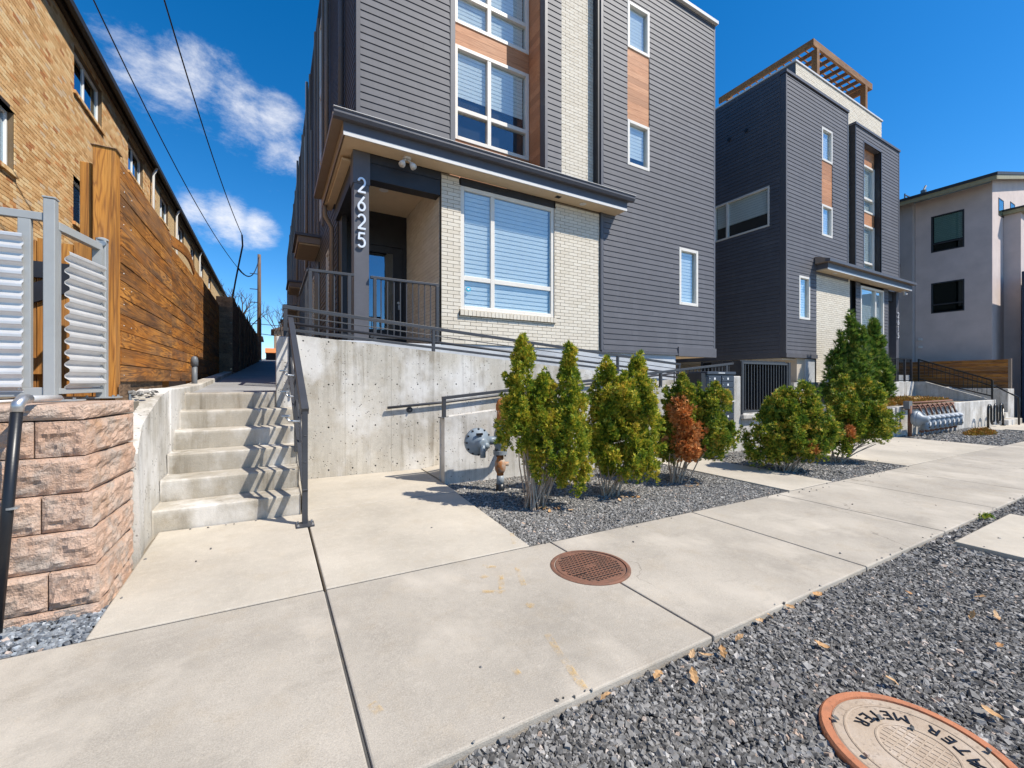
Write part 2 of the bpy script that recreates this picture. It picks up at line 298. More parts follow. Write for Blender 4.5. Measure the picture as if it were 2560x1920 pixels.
# ---------------------------------------------------------------- mesh helpers
class MB:
    def __init__(s): s.v = []; s.f = []
    def hexa(s, P):
        b = len(s.v); s.v += [tuple(p) for p in P]; s.f += [tuple(b+i for i in q) for q in ((0,3,2,1),(4,5,6,7),(0,1,5,4),(1,2,6,5),(2,3,7,6),(3,0,4,7))]; return s
    def box(s, x0, x1, y0, y1, z0, z1, mp=None):
        P = [(x0,y0,z0),(x1,y0,z0),(x1,y1,z0),(x0,y1,z0),(x0,y0,z1),(x1,y0,z1),(x1,y1,z1),(x0,y1,z1)]
        if mp: P = [mp(*p) for p in P]
        return s.hexa(P)
    def bar(s, a, b, wd, ht):     # rectangular bar from a to b, width horizontal, height vertical-ish
        a, b = Vector(a), Vector(b); d = (b-a).normalized(); up = Vector((0,0,1))
        if abs(d.z) > .95: up = Vector((0,1,0))
        sx = d.cross(up).normalized()*wd/2; uz = sx.cross(d).normalized()*ht/2
        P = [a-sx-uz, a+sx-uz, a+sx+uz, a-sx+uz, b-sx-uz, b+sx-uz, b+sx+uz, b-sx+uz]; return s.hexa(P)
    def tube(s, pts, r, n=8, cap=True):
        pts = [Vector(p) for p in pts]; rs = r if hasattr(r, '__len__') else [r]*len(pts); rings = []
        prev = None
        for i, p in enumerate(pts):
            d = (pts[min(i+1, len(pts)-1)]-pts[max(i-1, 0)]).normalized()
            if prev is None:
                a = Vector((1,0,0)) if abs(d.x) < .8 else Vector((0,1,0)); u = d.cross(a).normalized()
            else: u = (prev - d*prev.dot(d)).normalized()
            prev = u; v = d.cross(u); base = len(s.v)
            s.v += [tuple(p+(u*math.cos(2*math.pi*k/n)+v*math.sin(2*math.pi*k/n))*rs[i]) for k in range(n)]; rings.append(base)
        for a, b in zip(rings, rings[1:]):
            s.f += [(a+k, a+(k+1)%n, b+(k+1)%n, b+k) for k in range(n)]
        if cap: s.f += [tuple(rings[0]+k for k in reversed(range(n))), tuple(rings[-1]+k for k in range(n))]
        return s
    def lathe(s, prof, c, axis='Z', n=24):
        c = Vector(c); rings = []
        for r, h in prof:
            base = len(s.v)
            for k in range(n):
                a = 2*math.pi*k/n; x, y = r*math.cos(a), r*math.sin(a)
                q = (x, y, h) if axis == 'Z' else ((x, h, y) if axis == 'Y' else (h, x, y)); s.v.append(tuple(c+Vector(q)))
            rings.append(base)
        for a, b in zip(rings, rings[1:]): s.f += [(a+k, a+(k+1)%n, b+(k+1)%n, b+k) for k in range(n)]
        s.f += [tuple(rings[0]+k for k in reversed(range(n))), tuple(rings[-1]+k for k in range(n))]; return s
    def prism(s, poly, mp, d0, d1):   # poly in (u,w); mp(u,d,w)
        n = len(poly); b = len(s.v); s.v += [tuple(mp(u, d0, w_)) for u, w_ in poly]+[tuple(mp(u, d1, w_)) for u, w_ in poly]
        s.f += [tuple(b+i for i in range(n)), tuple(b+n+i for i in reversed(range(n)))]+[(b+i, b+(i+1)%n, b+n+(i+1)%n, b+n+i) for i in range(n)]; return s
    def ribbon(s, pts, wd, mp, d0, d1):  # stroke in (u,w) plane with width, extruded in d
        L_, R_ = [], []
        for i, p in enumerate(pts):
            a = Vector(pts[max(i-1, 0)]); c = Vector(pts[min(i+1, len(pts)-1)]); d = (c-a).normalized(); nrm = Vector((-d.y, d.x))*wd/2
            L_.append(Vector(p)+nrm); R_.append(Vector(p)-nrm)
        for i in range(len(pts)-1):
            q = [L_[i], R_[i], R_[i+1], L_[i+1]]
            s.hexa([mp(x.x, d0, x.y) for x in q]+[mp(x.x, d1, x.y) for x in q])
        return s
    def arr(s, V, F):
        b = len(s.v); s.v += [tuple(x) for x in V]; s.f += [tuple(b+i for i in f) for f in F]; return s
    def build(s, name, mat, parent=None, bevel=0, smooth=False, solid=0):
        return link(name, mesh_of(s.v, s.f, name, smooth, parent), mat, parent, bevel, solid)
def origin_of(p):
    o = Vector((0,0,0))
    while p is not None: o = o+p.location; p = p.parent
    return o
def mesh_of(v, f, name, smooth=False, parent=None):
    me = bpy.data.meshes.new(name); off = origin_of(parent)
    if parent is not None and off.length > 0: v = [(a-off.x, b-off.y, c-off.z) for a, b, c in v]
    me.from_pydata(v, [], f)
    if smooth: me.polygons.foreach_set('use_smooth', [True]*len(me.polygons))
    return me
def link(name, me, mat, parent=None, bevel=0, solid=0):
    o = bpy.data.objects.new(name, me); col.objects.link(o); o.parent = parent
    if mat is not None and not me.materials: me.materials.append(MAT[mat] if isinstance(mat, str) else mat)
    if solid: md = o.modifiers.new('solid', 'SOLIDIFY'); md.thickness = solid; md.offset = 0
    if bevel: md = o.modifiers.new('bevel', 'BEVEL'); md.width = bevel; md.segments = 2; md.limit_method = 'ANGLE'; md.angle_limit = R(50)
    return o
def tag(o, label, cat, group=None):
    o['label'] = label; o['category'] = cat
    if group: o['group'] = group
    return o
def thing(name, label, cat, loc=(0,0,0), group=None):
    o = bpy.data.objects.new(name, None); col.objects.link(o); o.location = loc; o.empty_display_size = .2
    return tag(o, label, cat, group)
def struct(o): o['kind'] = 'structure'; return o
def stuff(o): o['kind'] = 'stuff'; return o
def gz(x): return -.014*x
def B(*a): return MB().box(*a)
def front(y): return lambda u, d, w_: (u, y+d, w_)          # wall facing -Y, d into the wall
def faceL(x): return lambda u, d, w_: (x+d, u, w_)          # wall facing -X
def faceR(x): return lambda u, d, w_: (x-d, u, w_)          # wall facing +X
def cut(rects, holes):
    for h in holes:
        nx = []
        for (a, b, c, d) in rects:
            if h[0] >= b or h[1] <= a or h[2] >= d or h[3] <= c: nx.append((a, b, c, d)); continue
            if h[2] > c: nx.append((a, b, c, h[2]))
            if h[3] < d: nx.append((a, b, h[3], d))
            lo, hi = max(c, h[2]), min(d, h[3])
            if h[0] > a: nx.append((a, h[0], lo, hi))
            if h[1] < b: nx.append((h[1], b, lo, hi))
        rects = nx
    return [r for r in rects if r[1]-r[0] > .012 and r[3]-r[2] > .008]
def lap_siding(parent, mp, u0, u1, w0, w1, holes=(), pitch=.1225, lip=.0115, mat='siding', name='siding_board', maxlen=3.66, seed=1, joined=False):
    rr = random.Random(seed); k = 0; z = w0; allm = MB() if joined else None
    while z < w1-.01:
        top = min(z+pitch-.0055, w1); cuts = [u0]; x = u0+rr.uniform(.6, maxlen)
        while x < u1-.3: cuts.append(x); x += maxlen
        cuts.append(u1)
        for a, b in zip(cuts, cuts[1:]):
            for (p, q, c, d) in cut([(a+(.0012 if a > u0 else 0), b-(.0012 if b < u1 else 0), z, top)], holes):
                t0 = .016+lip*(1-(c-z)/pitch); t1 = .016+lip*(1-(d-z)/pitch)
                P = [mp(p, -t0, c), mp(q, -t0, c), mp(q, 0, c), mp(p, 0, c), mp(p, -t1, d), mp(q, -t1, d), mp(q, 0, d), mp(p, 0, d)]
                m = allm if joined else MB(); m.hexa(P)
                if not joined: m.build(name, mat, parent)
        z += pitch
    if joined: return stuff(allm.build(name, mat, parent))
def bricks(parent, regions, bl, bh, mat, mort=.0095, proud=.007, n_single=300, name='brick', key=None, mortmat=None):
    # regions: (mp, u0, u1, w0, w1, holes)
    items = []
    for ri, (mp, u0, u1, w0, w1, holes) in enumerate(regions):
        row = 0; z = w0
        while z+bh*.6 < w1:
            x = u0-(bl/2 if row % 2 else 0)
            while x < u1:
                a, b = max(x, u0), min(x+bl, u1)
                for (p, q, c, d) in cut([(a+mort/2, b-mort/2, z+mort/2, min(z+bh-mort/2, w1))], holes):
                    if q-p > .02 and d-c > .015: items.append((mp, p, q, c, d))
                x += bl
            z += bh; row += 1
        if mortmat:
            m = MB()
            for (p, q, c, d) in cut([(u0, u1, w0, w1)], holes): m.box(p, q, 0, .02, c, d, mp)
            m.build('mortar', mortmat, parent)
    if key: items.sort(key=lambda it: key(it[0]((it[1]+it[2])/2, 0, (it[3]+it[4])/2)))
    rest = MB(); cache = {}; rr = random.Random(3)
    for i, (mp, p, q, c, d) in enumerate(items):
        pr = proud+rr.uniform(-.002, .002); tl = rr.uniform(-.0015, .0015)
        if i < n_single:
            kx = (id(mp), round(q-p, 2), round(d-c, 2))
            o0 = Vector(mp(p, 0, c))
            if kx not in cache:
                m = MB().box(p, q, -proud, .010, c, d, mp); cache[kx] = mesh_of([tuple(Vector(v_)-o0) for v_ in m.v], m.f, name)
            o = link(name, cache[kx], mat, parent); o.location = Vector(mp(p, tl, c))-origin_of(parent)
        else: rest.box(p, q, -pr, .010, c, d, mp)
    if rest.v: stuff(rest.build(name+'work', mat, parent))
def window(parent, mp, u0, u1, w0, w1, mull=(), trans=(), fw=.055, depth=.11, proud=.03, blind=1, gmat='glass', fmat='frame', bl_drop=1.0, inset=.035, name='window'):
    m = MB(); m.box(u0, u0+fw, -proud, depth, w0, w1, mp).box(u1-fw, u1, -proud, depth, w0, w1, mp)
    m.box(u0+fw, u1-fw, -proud, depth, w0, w0+fw, mp).box(u0+fw, u1-fw, -proud, depth, w1-fw, w1, mp)
    fr = m.build(name, fmat, parent, bevel=.006)
    us = [u0+fw-.001]+list(mull)+[u1-fw+.001]; ws = [w0+fw-.001]+list(trans)+[w1-fw+.001]; h = fw*.55
    mm = MB()
    for x in mull: mm.box(x-h, x+h, -proud+.006, depth-.02, w0+fw, w1-fw, mp)
    for i, z in enumerate(trans):
        for a, b in zip(us, us[1:]): mm.box(a+(h if a in mull else 0), b-(h if b in mull else 0), -proud+.009, depth-.024, z-h, z+h, mp)
    if mm.v: mm.build('mullion', fmat, fr, bevel=.004)
    for a, b in zip(us, us[1:]):
        for c, d in zip(ws, ws[1:]):
            B_ = MB().box(a+(h if a in mull else 0), b-(h if b in mull else 0), inset, inset+.006, c+(h if c in trans else 0), d-(h if d in trans else 0), mp); B_.build('pane', gmat, fr)
    if blind:
        bm = MB(); z = w1-fw-.02; lo = w1-(w1-w0)*bl_drop+fw
        for a, b in zip(us, us[1:]):
            z = w1-fw-.01
            while z > lo+.03:
                bm.hexa([mp(a+.035, .078, z-.062), mp(b-.035, .078, z-.062), mp(b-.035, .081, z-.062), mp(a+.035, .081, z-.062), mp(a+.035, .068, z), mp(b-.035, .068, z), mp(b-.035, .071, z), mp(a+.035, .071, z)]); z -= .082
        bm.build('blind', 'blind', fr)
        sm = MB()
        for a, b in zip(us, us[1:]): sm.box(a+.03, b-.03, .088, .090, lo, w1-fw-.005, mp)
        sm.build('shade_backing', 'sheer', fr)
    return fr
YMARKS = [([(1.195, 1.741), (1.163, 1.605), (1.135, 1.464), (1.115, 1.353)], .035), ([(1.449, 2.47), (1.357, 2.23)], .035), ([(1.25, 2.035), (1.28, 1.995)], .05), ([(1.291, 2.42), (1.204, 2.227)], .04),
          ([(1.097, 2.285), (1.2, 2.219)], .035), ([(1.25, 2.605), (1.323, 2.538)], .04), ([(1.185, 2.475), (1.2, 2.432)], .05), ([(.921, 1.605), (.922, 1.558)], .03), ([(.335, 1.692), (.355, 1.63)], .04)]
# overhead wire end points (poles stand outside the picture)
WA = (Vector((-1.55, 7.0, 7.55)), Vector((-.936, 18.4, 6.62)))
WB_ = (Vector((-2.45, 7.2, 7.3)), Vector((-1.059, 18.4, 5.38)))
# ================================================================ SETTING
def ground():
    m = MB(); xs = [-600, -60, -20, 0, 30, 60, 600]; ys = [-600, -40, -3, 60, 600]
    for y in ys:
        for x in xs: m.v.append((x, y, gz(max(-20, min(40, x)))-.06))
    n = len(xs)
    for j in range(len(ys)-1):
        for i in range(n-1): m.f.append((j*n+i, j*n+i+1, (j+1)*n+i+1, (j+1)*n+i))
    struct(m.build('ground', 'ground'))
ground()
def slab(name, pts, th, mat, parent, top=0.0, bevel=.008):   # polygon on the tilted ground
    n = len(pts); m = MB(); m.v = [(x, y, gz(x)+top-th) for x, y in pts]+[(x, y, gz(x)+top) for x, y in pts]
    m.f = [tuple(reversed(range(n))), tuple(n+i for i in range(n))]+[(i, (i+1)%n, n+(i+1)%n, n+i) for i in range(n)]
    return m.build(name, mat, parent, bevel)
def rect(x0, x1, y0, y1): return [(x0, y0), (x1, y0), (x1, y1), (x0, y1)]
sw = slab('sidewalk', rect(-14, 60, 1.38, 2.72), .02, 'gravbase', None, -.062, 0); struct(sw)
jx = [-14, -9.2, -7.6, -6, -4.45, -2.9, -1.32, .28, 1.92, 3.62, 5.14, 6.65, 8.2, 9.8, 11.4, 13.0, 14.6, 16.2, 17.8, 19.4, 21, 22.6, 24.2, 27.4, 32, 45, 60]
for a, b in zip(jx, jx[1:]): slab('paving_slab', rect(a+.006, b-.006, 1.335, 2.753), .10, 'sidewalk', sw)
wk = slab('entry_walkway', rect(-.72, 1.7, 2.85, 5.9), .02, 'gravbase', None, -.062, 0); struct(wk)
slab('paving_slab', [(-.775, 2.770), (.272, 2.770), (.272, 4.43), (-.80, 4.43)], .10, 'walk', wk)
slab('paving_slab', [(.287, 2.770), (1.735, 2.770), (1.84, 4.52), (.287, 4.52)], .10, 'walk', wk)
slab('paving_slab', [(.287, 4.532), (1.86, 4.532), (1.88, 5.985), (.287, 5.985)], .10, 'walk', wk)
ms = slab('mailbox_pad', rect(5.45, 6.5, 2.770, 4.96), .1, 'walk', None); struct(ms)
dw = slab('driveway', rect(9, 13.8, 2.9, 12), .02, 'gravbase', None, -.062, 0); struct(dw)
for a, b in ((8.95, 11.4), (11.412, 14.0)):
    for c, d in ((2.770, 4.9), (4.912, 7.6), (7.612, 12)): slab('paving_slab', rect(a, b, c, d), .1, 'walk', dw)
us = slab('parkway_pad', rect(4.86, 6.46, -2.0, 1.21), .12, 'walk', None, .004); struct(us)
eb = slab('bike_rack_pad', rect(19.6, 24.4, 3.9, 4.5), .1, 'walk', None, 0); struct(eb)
slab('paving_slab', rect(20.2, 25, 3.35, 3.88), .1, 'walk', eb)
struct(slab('parkway_soil', rect(-14, 60, -2.5, 1.33), .05, 'gravbase', None, -.045, 0))
struct(slab('planting_bed_soil', [(1.76, 2.78), (5.44, 2.78), (5.44, 4.97), (1.86, 4.97)], .05, 'gravbase', None, -.032, 0))
struct(slab('planting_bed_soil', rect(6.51, 8.94, 2.78, 4.97), .05, 'gravbase', None, -.032, 0))
struct(slab('planting_bed_soil', rect(14.01, 40, 2.78, 4.54), .05, 'gravbase', None, -.032, 0))
struct(slab('corner_gravel_soil', rect(-9, -.79, 2.765, 3.3), .05, 'gravbase', None, -.03, 0))
for a, b in zip(jx, jx[1:]):
    if a >= -3 and b < 10: slab('joint_fill', rect(a+.01, b-.01, 2.755, 2.768), .03, 'gravbase', sw, -.006, 0)
for x in jx[4:14]: slab('joint_fill', rect(x-.0045, x+.0045, 1.345, 2.75), .03, 'gravbase', sw, -.012, 0)
# paint marks on the pavement (flat spray lines)
def mark(pts, wd, name='paint_mark'):
    m = MB()
    for (x0, y0), (x1, y1) in zip(pts, pts[1:]):
        d = Vector((x1-x0, y1-y0)).normalized(); n = Vector((-d.y, d.x))*wd/2
        b = len(m.v); m.v += [(x, y, gz(x)+.0045) for x, y in ((x0-n.x, y0-n.y), (x0+n.x, y0+n.y), (x1+n.x, y1+n.y), (x1-n.x, y1-n.y))]; m.f.append((b, b+1, b+2, b+3))
    o = m.build(name, 'yellow', sw); return o
for pts, wd in YMARKS: mark(pts, wd)
mark([(1.745, 3.06), (1.64, 2.84)], .035).parent = wk

# yard and alley on the upper level
def yard():
    m = MB(); m.prism([(-30, 1.02), (-30, -.2), (60, -.2), (60, 1.9), (20, 1.6), (6, 1.08), (3.5, 1.02)][::-1], lambda u, d, w_: (d, u if u > -29 else 3.32, w_), -40, -1.0); return struct(m.build('yard_terrain', 'ground'))
yard()
def alz(y): return 1.105+(0 if y < 6.6 else .052*(y-6.6))
al = MB(); ys = [6.252, 7.01, 12, 18, 24, 32, 42, 60, 90]
for a, b in zip(ys, ys[1:]):
    xr = .252 if a < 7 else 1.2; al.hexa([(-.86, a, .6), (xr, a, .6), (xr, b, .6), (-.86, b, .6), (-.86, a, alz(a)), (xr, a, alz(a)), (xr, b, alz(b)), (-.86, b, alz(b))])
struct(al.build('alley_pavement', 'asphalt'))
cb = MB()
ys = [5.2, 5.9, 7.2, 9, 12, 18, 24, 32, 42, 60]
for a, b in zip(ys, ys[1:]): cb.hexa([(-1.02, a, .5), (-.845, a, .5), (-.845, b, .5), (-1.02, b, .5), (-1.02, a, alz(a)+.07), (-.845, a, alz(a)+.07), (-.845, b, alz(b)+.07), (-1.02, b, alz(b)+.07)])
tag(cb.build('alley_curb', 'curb', None, .012), 'low concrete curb running up the alley beside the wood fence', 'curb')

# ================================================================ STAIRS, RAMPS AND CONCRETE WALLS
st = thing('concrete_stairs', 'six pale concrete steps rising from the sidewalk to the alley', 'stairs', (-.3, 4.45, 0))
for i in range(6):
    y0 = 4.45+.3*i; z0 = -.05 if i == 0 else .185*i-.02
    m = MB(); m.prism([(y0, z0), (y0+.298, z0), (y0+.298, .185*(i+1)), (y0-.018, .185*(i+1)), (y0-.018, .185*(i+1)-.03)], lambda u, d, w_: (d, u, w_), -.845, (.24 if i < 5 else .048))
    m.build('step', 'step', st, .012)
# stringer / cheek wall left of the stairs, flaring outwards at its foot
sg = MB(); N = 14
prof = []
for i in range(N+1):
    y = 3.83+(5.2-3.83)*i/N; z = .76+.36*min(1, (i/N)/.72)**.8 if i/N < .72 else 1.12+.055*((i/N)-.72)/.28
    xr = -.79-.055*min(1, i/4); xl = -.955-.12*min(1, i/6); prof.append((y, z, xl, xr))
for i, (y, z, xl, xr) in enumerate(prof): sg.v += [(xl, y, -.06), (xr, y, -.06), (xr-.015, y, z-.015), (xl, y, z)]
for i in range(N): sg.f += [(4*i+k, 4*i+(k+1)%4, 4*i+4+(k+1)%4, 4*i+4+k) for k in range(4)]
sg.f += [(0, 3, 2, 1), tuple(4*N+k for k in (0, 1, 2, 3))]
tag(sg.build('stair_cheek_wall', 'curb', None, 0), 'curved concrete cheek wall between the stone blocks and the steps', 'wall')

def rampwall(name, x0, x1, y0, y1, ztop, label, mat='wall', zb=-.15):
    m = MB(); m.prism([(x0, zb), (x1, zb), (x1, ztop(x1)), (x0, ztop(x0))], lambda u, d, w_: (u, d, w_), y0, y1)
    return tag(m.build(name, mat, None, .014), label, 'wall')
utop = lambda x: 1.838-.0805*x
ltop = lambda x: .781+.0885*(x-1.888)
rampwall('retaining_wall', .255, 7.75, 5.99, 6.19, utop, 'tall stained concrete ramp wall with tie holes beside the steps')
# its short return at the head of the stairs
tag(B(.05, .25, 5.945, 6.19, .6, 1.80).build('wall_return', 'wall2', None, .01), 'narrow concrete wall end at the head of the steps', 'wall')
lw = thing('low_retaining_wall', 'low concrete ramp wall behind the gas regulator and shrubs', 'wall', (1.9, 4.98, 0))
m = MB(); m.prism([(1.888, -.15), (7.78, -.25), (7.78, ltop(7.78)), (1.888, ltop(1.888))], lambda u, d, w_: (u, d, w_), 4.98, 5.16); m.build('wall_panel', 'wall2', lw, .014)
B(7.775, 8.0, 4.965, 5.16, -.25, 1.342).build('end_pier', 'wall2', lw, .014)
B(7.99, 9.78, 4.99, 5.16, -.3, .50).build('parapet', 'wall2', lw, .01)
B(7.985, 9.80, 4.90, 5.17, .50, .585).build('sill', 'wall2', lw, .012)
# ramps
rp = MB(); rp.prism([(1.9, -.3), (7.7, -.3), (7.7, .56), (7.2, .545), (1.9, -.026)], lambda u, d, w_: (u, d, w_), 5.165, 5.985); struct(rp.build('lower_ramp', 'walk'))
rp = MB(); rp.prism([(.26, -.3), (8.7, -.3), (8.7, .60), (7.2, .62), (1.4, 1.09), (.26, 1.10)], lambda u, d, w_: (u, d, w_), 6.195, 7.0); struct(rp.build('upper_ramp', 'walk'))

# ---- handrails
def rail_run(root, a, b, posts, hts, sizes, post_w=.045, base=None):
    """a,b: (x,y,z) of top rail ends; hts: drops below the top rail, sizes: (w,h) or radius"""
    a, b = Vector(a), Vector(b)
    for dz, sz, nm in zip(hts, sizes, ('top_rail', 'bar', 'handrail', 'bottom_rail')):
        A, C = a-Vector((0,0,dz)), b-Vector((0,0,dz)); m = MB()
        if isinstance(sz, tuple): m.bar(A, C, *sz)
        else: m.tube([A, C], sz, 10)
        m.build(nm, 'rail', root, bevel=.003 if isinstance(sz, tuple) else 0, smooth=not isinstance(sz, tuple))
    for t, zb in posts:
        p = a.lerp(b, t); m = B(p.x-post_w/2, p.x+post_w/2, p.y-post_w/2+.001, p.y+post_w/2-.001, zb, p.z-.006); po = m.build('post', 'rail', root, .003)
        if base: B(p.x-.06, p.x+.06, p.y-.05, p.y+.05, zb, zb+.01).build('base_plate', 'rail', po); bolts(po, [(p.x-.045, p.y-.035, zb+.01), (p.x+.045, p.y-.035, zb+.01)])
def bolts(root, pts, r=.008, h=.014):
    for x, y, z in pts: MB().lathe([(r*1.6, 0), (r*1.6, .003), (r, .004), (r, h)], (x, y, z), 'Z', 6).build('bolt', 'steel', root)
rt = thing('ramp_railing', 'long charcoal railing sloping along the top of the tall ramp wall', 'railing', (.12, 6.08, 1.8))
rail_run(rt, (.125, 6.08, 2.19), (7.62, 6.08, 1.60), [(.004, utop(.26)-.35), (.265, utop(2.1)-.005), (.50, utop(3.9)-.005), (.76, utop(5.8)-.005), (.995, utop(7.6)-.005)], (0, .105, .2, .285), ((.05, .045), (.014, .014), .02, (.04, .035)))
rl = thing('lower_ramp_railing', 'charcoal handrail rising along the low ramp wall behind the shrubs', 'railing', (1.85, 5.07, .8))
rail_run(rl, (1.875, 5.07, 1.03), (7.9, 5.07, 1.59), [(.004, ltop(1.89)+.0), (.33, ltop(3.9)), (.66, ltop(5.9)), (.965, ltop(7.7))], (0,), ((.05, .04),), base=True)
MB().tube([(1.40, 5.94, .875), (2.2, 5.94, .93), (7.6, 5.94, 1.44)], .019, 10).build('handrail', 'rail', rl, smooth=True)
for x in (1.72, 3.4, 5.1): MB().lathe([(.045, -.001), (.045, -.012), (.015, -.014), (.012, -.05)], (x, 5.99, .835+.09*(x-1.72)), 'Y', 12).build('wall_bracket', 'rail', rl)
# balusters on the upper half of the lower rail (near the mailboxes)
for i in range(16):
    x = 6.2+.105*i; zt = 1.03+(x-1.875)/(7.9-1.875)*.56; B(x-.007, x+.007, 5.063, 5.077, zt-.24, zt-.018).build('baluster', 'rail', rl)
sr = thing('stair_railing', 'charcoal sloping railing standing at the right edge of the concrete steps', 'railing', (.26, 4.07, 0))
rail_run(sr, (.255, 4.07, .985), (.21, 5.98, 2.02), [(.012, 0), (.5, .50), (.985, 1.2)], (0, .22, .45, .70), ((.06, .06), (.02, .02), (.02, .02), (.045, .045)))
B(.185, .325, 4.0, 4.14, -.004, .01).build('base_plate', 'rail', sr); bolts(sr, [(.2, 4.02, .01), (.31, 4.02, .01), (.2, 4.12, .01), (.31, 4.12, .01)])
for i in range(3):
    y = 4.6+.42*i; z = .985+(y-4.07)*.541-.42
    m = MB(); m.tube([(.245, y, z), (.15, y, z+.01), (.12, y, z+.05)], .012, 8); m.build('rail_bracket', 'steel', sr, smooth=True); B(.08, .16, y-.02, y+.12, z+.05, z+.066).build('clamp_plate', 'steel', sr, .003)
for i in range(18):
    y = 4.18+.1*i; z = .985+(y-4.07)*.541; B(.24, .258, y-.006, y+.006, z-.85, z-.03).build('baluster', 'rail', sr) if i % 6 == 5 else None
pr = thing('porch_railing', 'charcoal guard rail with vertical balusters across the front porch', 'railing', (.49, 7.06, 1.88))
for xa, xb in ((.49, 1.135), (1.39, 2.54)):
    MB().bar((xa, 7.06, 2.925), (xb, 7.06, 2.925), .05, .04).build('top_rail', 'rail', pr, .003); MB().bar((xa, 7.06, 1.97), (xb, 7.06, 1.97), .04, .03).build('bottom_rail', 'rail', pr)
for x in (.51, 1.07, 1.46, 2.52): B(x-.025, x+.025, 7.036, 7.084, 1.89, 2.905).build('post', 'rail', pr, .003)
for x in [.63, .74, .85, .96]+[1.56+.105*i for i in range(9)]: B(x-.008, x+.008, 7.052, 7.068, 1.985, 2.905).build('baluster', 'rail', pr)
MB().bar((.49, 7.08, 2.925), (.49, 9.2, 2.925), .05, .04).build('top_rail', 'rail', pr)
for i in range(18): B(.482, .498, 7.18+.115*i, 7.196+.115*i, 1.9, 2.905).build('baluster', 'rail', pr)

# ================================================================ FRONT TOWNHOUSE
th = thing('townhouse', 'grey lap-sided three storey townhouse with cream brick bay numbered 2625', 'townhouse', (1.21, 7.1, 0))
c = MB()   # solid core behind the cladding, coloured near-black to stand for unlit rooms
c.box(1.33, 10.14, 9.42, 42, .9, 11.95).box(2.72, 6.25, 7.22, 9.42, .9, 4.93).box(6.27, 10.14, 7.22, 9.42, 1.96, 10.68)
c.box(1.33, 2.88, 7.39, 9.42, 4.99, 11.95).box(4.98, 6.26, 7.39, 9.42, 4.99, 11.95).box(2.88, 4.98, 7.97, 9.42, 4.99, 11.95)
c.build('wall_core', 'core', th)
B(.46, 2.58, 7.02, 9.40, 1.0, 1.885).build('porch_platform', 'foundation', th, .01)
B(2.585, 6.3, 7.115, 7.2, .2, 1.925).build('foundation_wall', 'foundation', th); B(6.305, 8.76, 7.12, 9.0, .2, 1.90).build('foundation_wall', 'foundation', th)
NEAR = lambda p: Vector(p).length
fb, fu = front(7.1), front(7.27)
WB = (2.98, 5.05, 2.545, 4.80)
ret = faceL(2.61)
bricks(th, [(fb, 2.61, 6.27, 1.92, 4.935, [WB, (2.95, 5.08, 2.43, 2.545), (2.95, 5.08, 4.79, 4.95)]), (fu, 5.35, 6.28, 5.3, 11.9, [])], .225, .0677, 'cream', mort=.008, n_single=300, mortmat='creamort', key=lambda p: (p[2] > 5)*100+Vector((p[0]-3, p[1]-6, p[2]-3)).length)
bricks(th, [(ret, 7.19, 9.28, 1.90, 4.86, [])], .225, .0677, 'cream', mort=.008, n_single=0, mortmat='creamort')
for i in range(27):   # rowlock sill
    x = 2.955+i*.0786; B(x, x+.0706, 7.045, 7.16, 2.435, 2.53).build('sill_brick', 'cream', th, .003)
B(2.955, 5.07, 7.07, 7.17, 2.43, 2.52).build('sill_bed', 'creamort', th)
wmain = window(th, fb, WB[0], WB[1], WB[2], WB[3], mull=(3.64,), trans=(3.13,), fw=.075, proud=-.012, depth=.12)
B(WB[0], WB[1], 7.10, 7.2, 4.805, 4.94).build('head_trim', 'dark', th)
sk = MB().lathe([(.045, 0), (.045, .004)], (3.14, 7.118, 2.93), 'Y', 20).build('security_sticker', 'stickerblue', wmain)
hp = [(0, -.022), (.024, .002), (.024, .014), (.014, .022), (0, .012), (-.014, .022), (-.024, .014), (-.024, .002)]
MB().prism([(3.14+u, 2.93+v) for u, v in hp], lambda u, d, w_: (u, d, w_), 7.1145, 7.1175).build('heart_mark', 'white', wmain)
# right siding volume
RW = [(7.08, 7.79, 6.205, 9.97), (8.84, 9.56, 3.155, 4.59)]
lap_siding(th, fb, 6.36, 10.2, 1.94, 10.7, RW+[(8.79, 10.3, 1.9, 2.10)], seed=2)
B(6.285, 6.35, 7.07, 7.22, 1.93, 10.7).build('corner_trim', 'trim', th); B(10.2, 10.262, 7.075, 7.3, 1.93, 10.7).build('corner_trim', 'trim', th)
B(6.25, 6.284, 7.065, 7.20, 1.92, 4.94).build('dark_joint_trim', 'dark', th)
B(8.79, 10.28, 7.05, 7.2, 1.865, 2.10).build('band_board', 'siding', th, .004); B(8.79, 10.25, 7.21, 42, 1.88, 1.95).build('garage_soffit', 'soffit', th)
B(6.3, 8.79, 7.06, 7.2, 1.885, 1.935).build('starter_strip', 'trim', th)
B(6.22, 10.3, 7.0, 9.4, 10.7, 10.78).build('parapet_cap', 'whitetrim', th)
fcd = front(7.1)
for z0, z1 in ((6.205, 7.25), (8.9, 9.97)): window(th, fb, 7.08, 7.79, z0, z1, fw=.07, proud=.03, bl_drop=.82 if z0 < 8 else 1)
k = 7.255
while k < 8.89: MB().box(7.085, 7.785, -.008, .03, k, min(k+.142, 8.895), fb).build('cedar_board', 'cedar', th); k += .1455
window(th, fb, 8.84, 9.56, 3.155, 4.59, fw=.075, proud=.03)
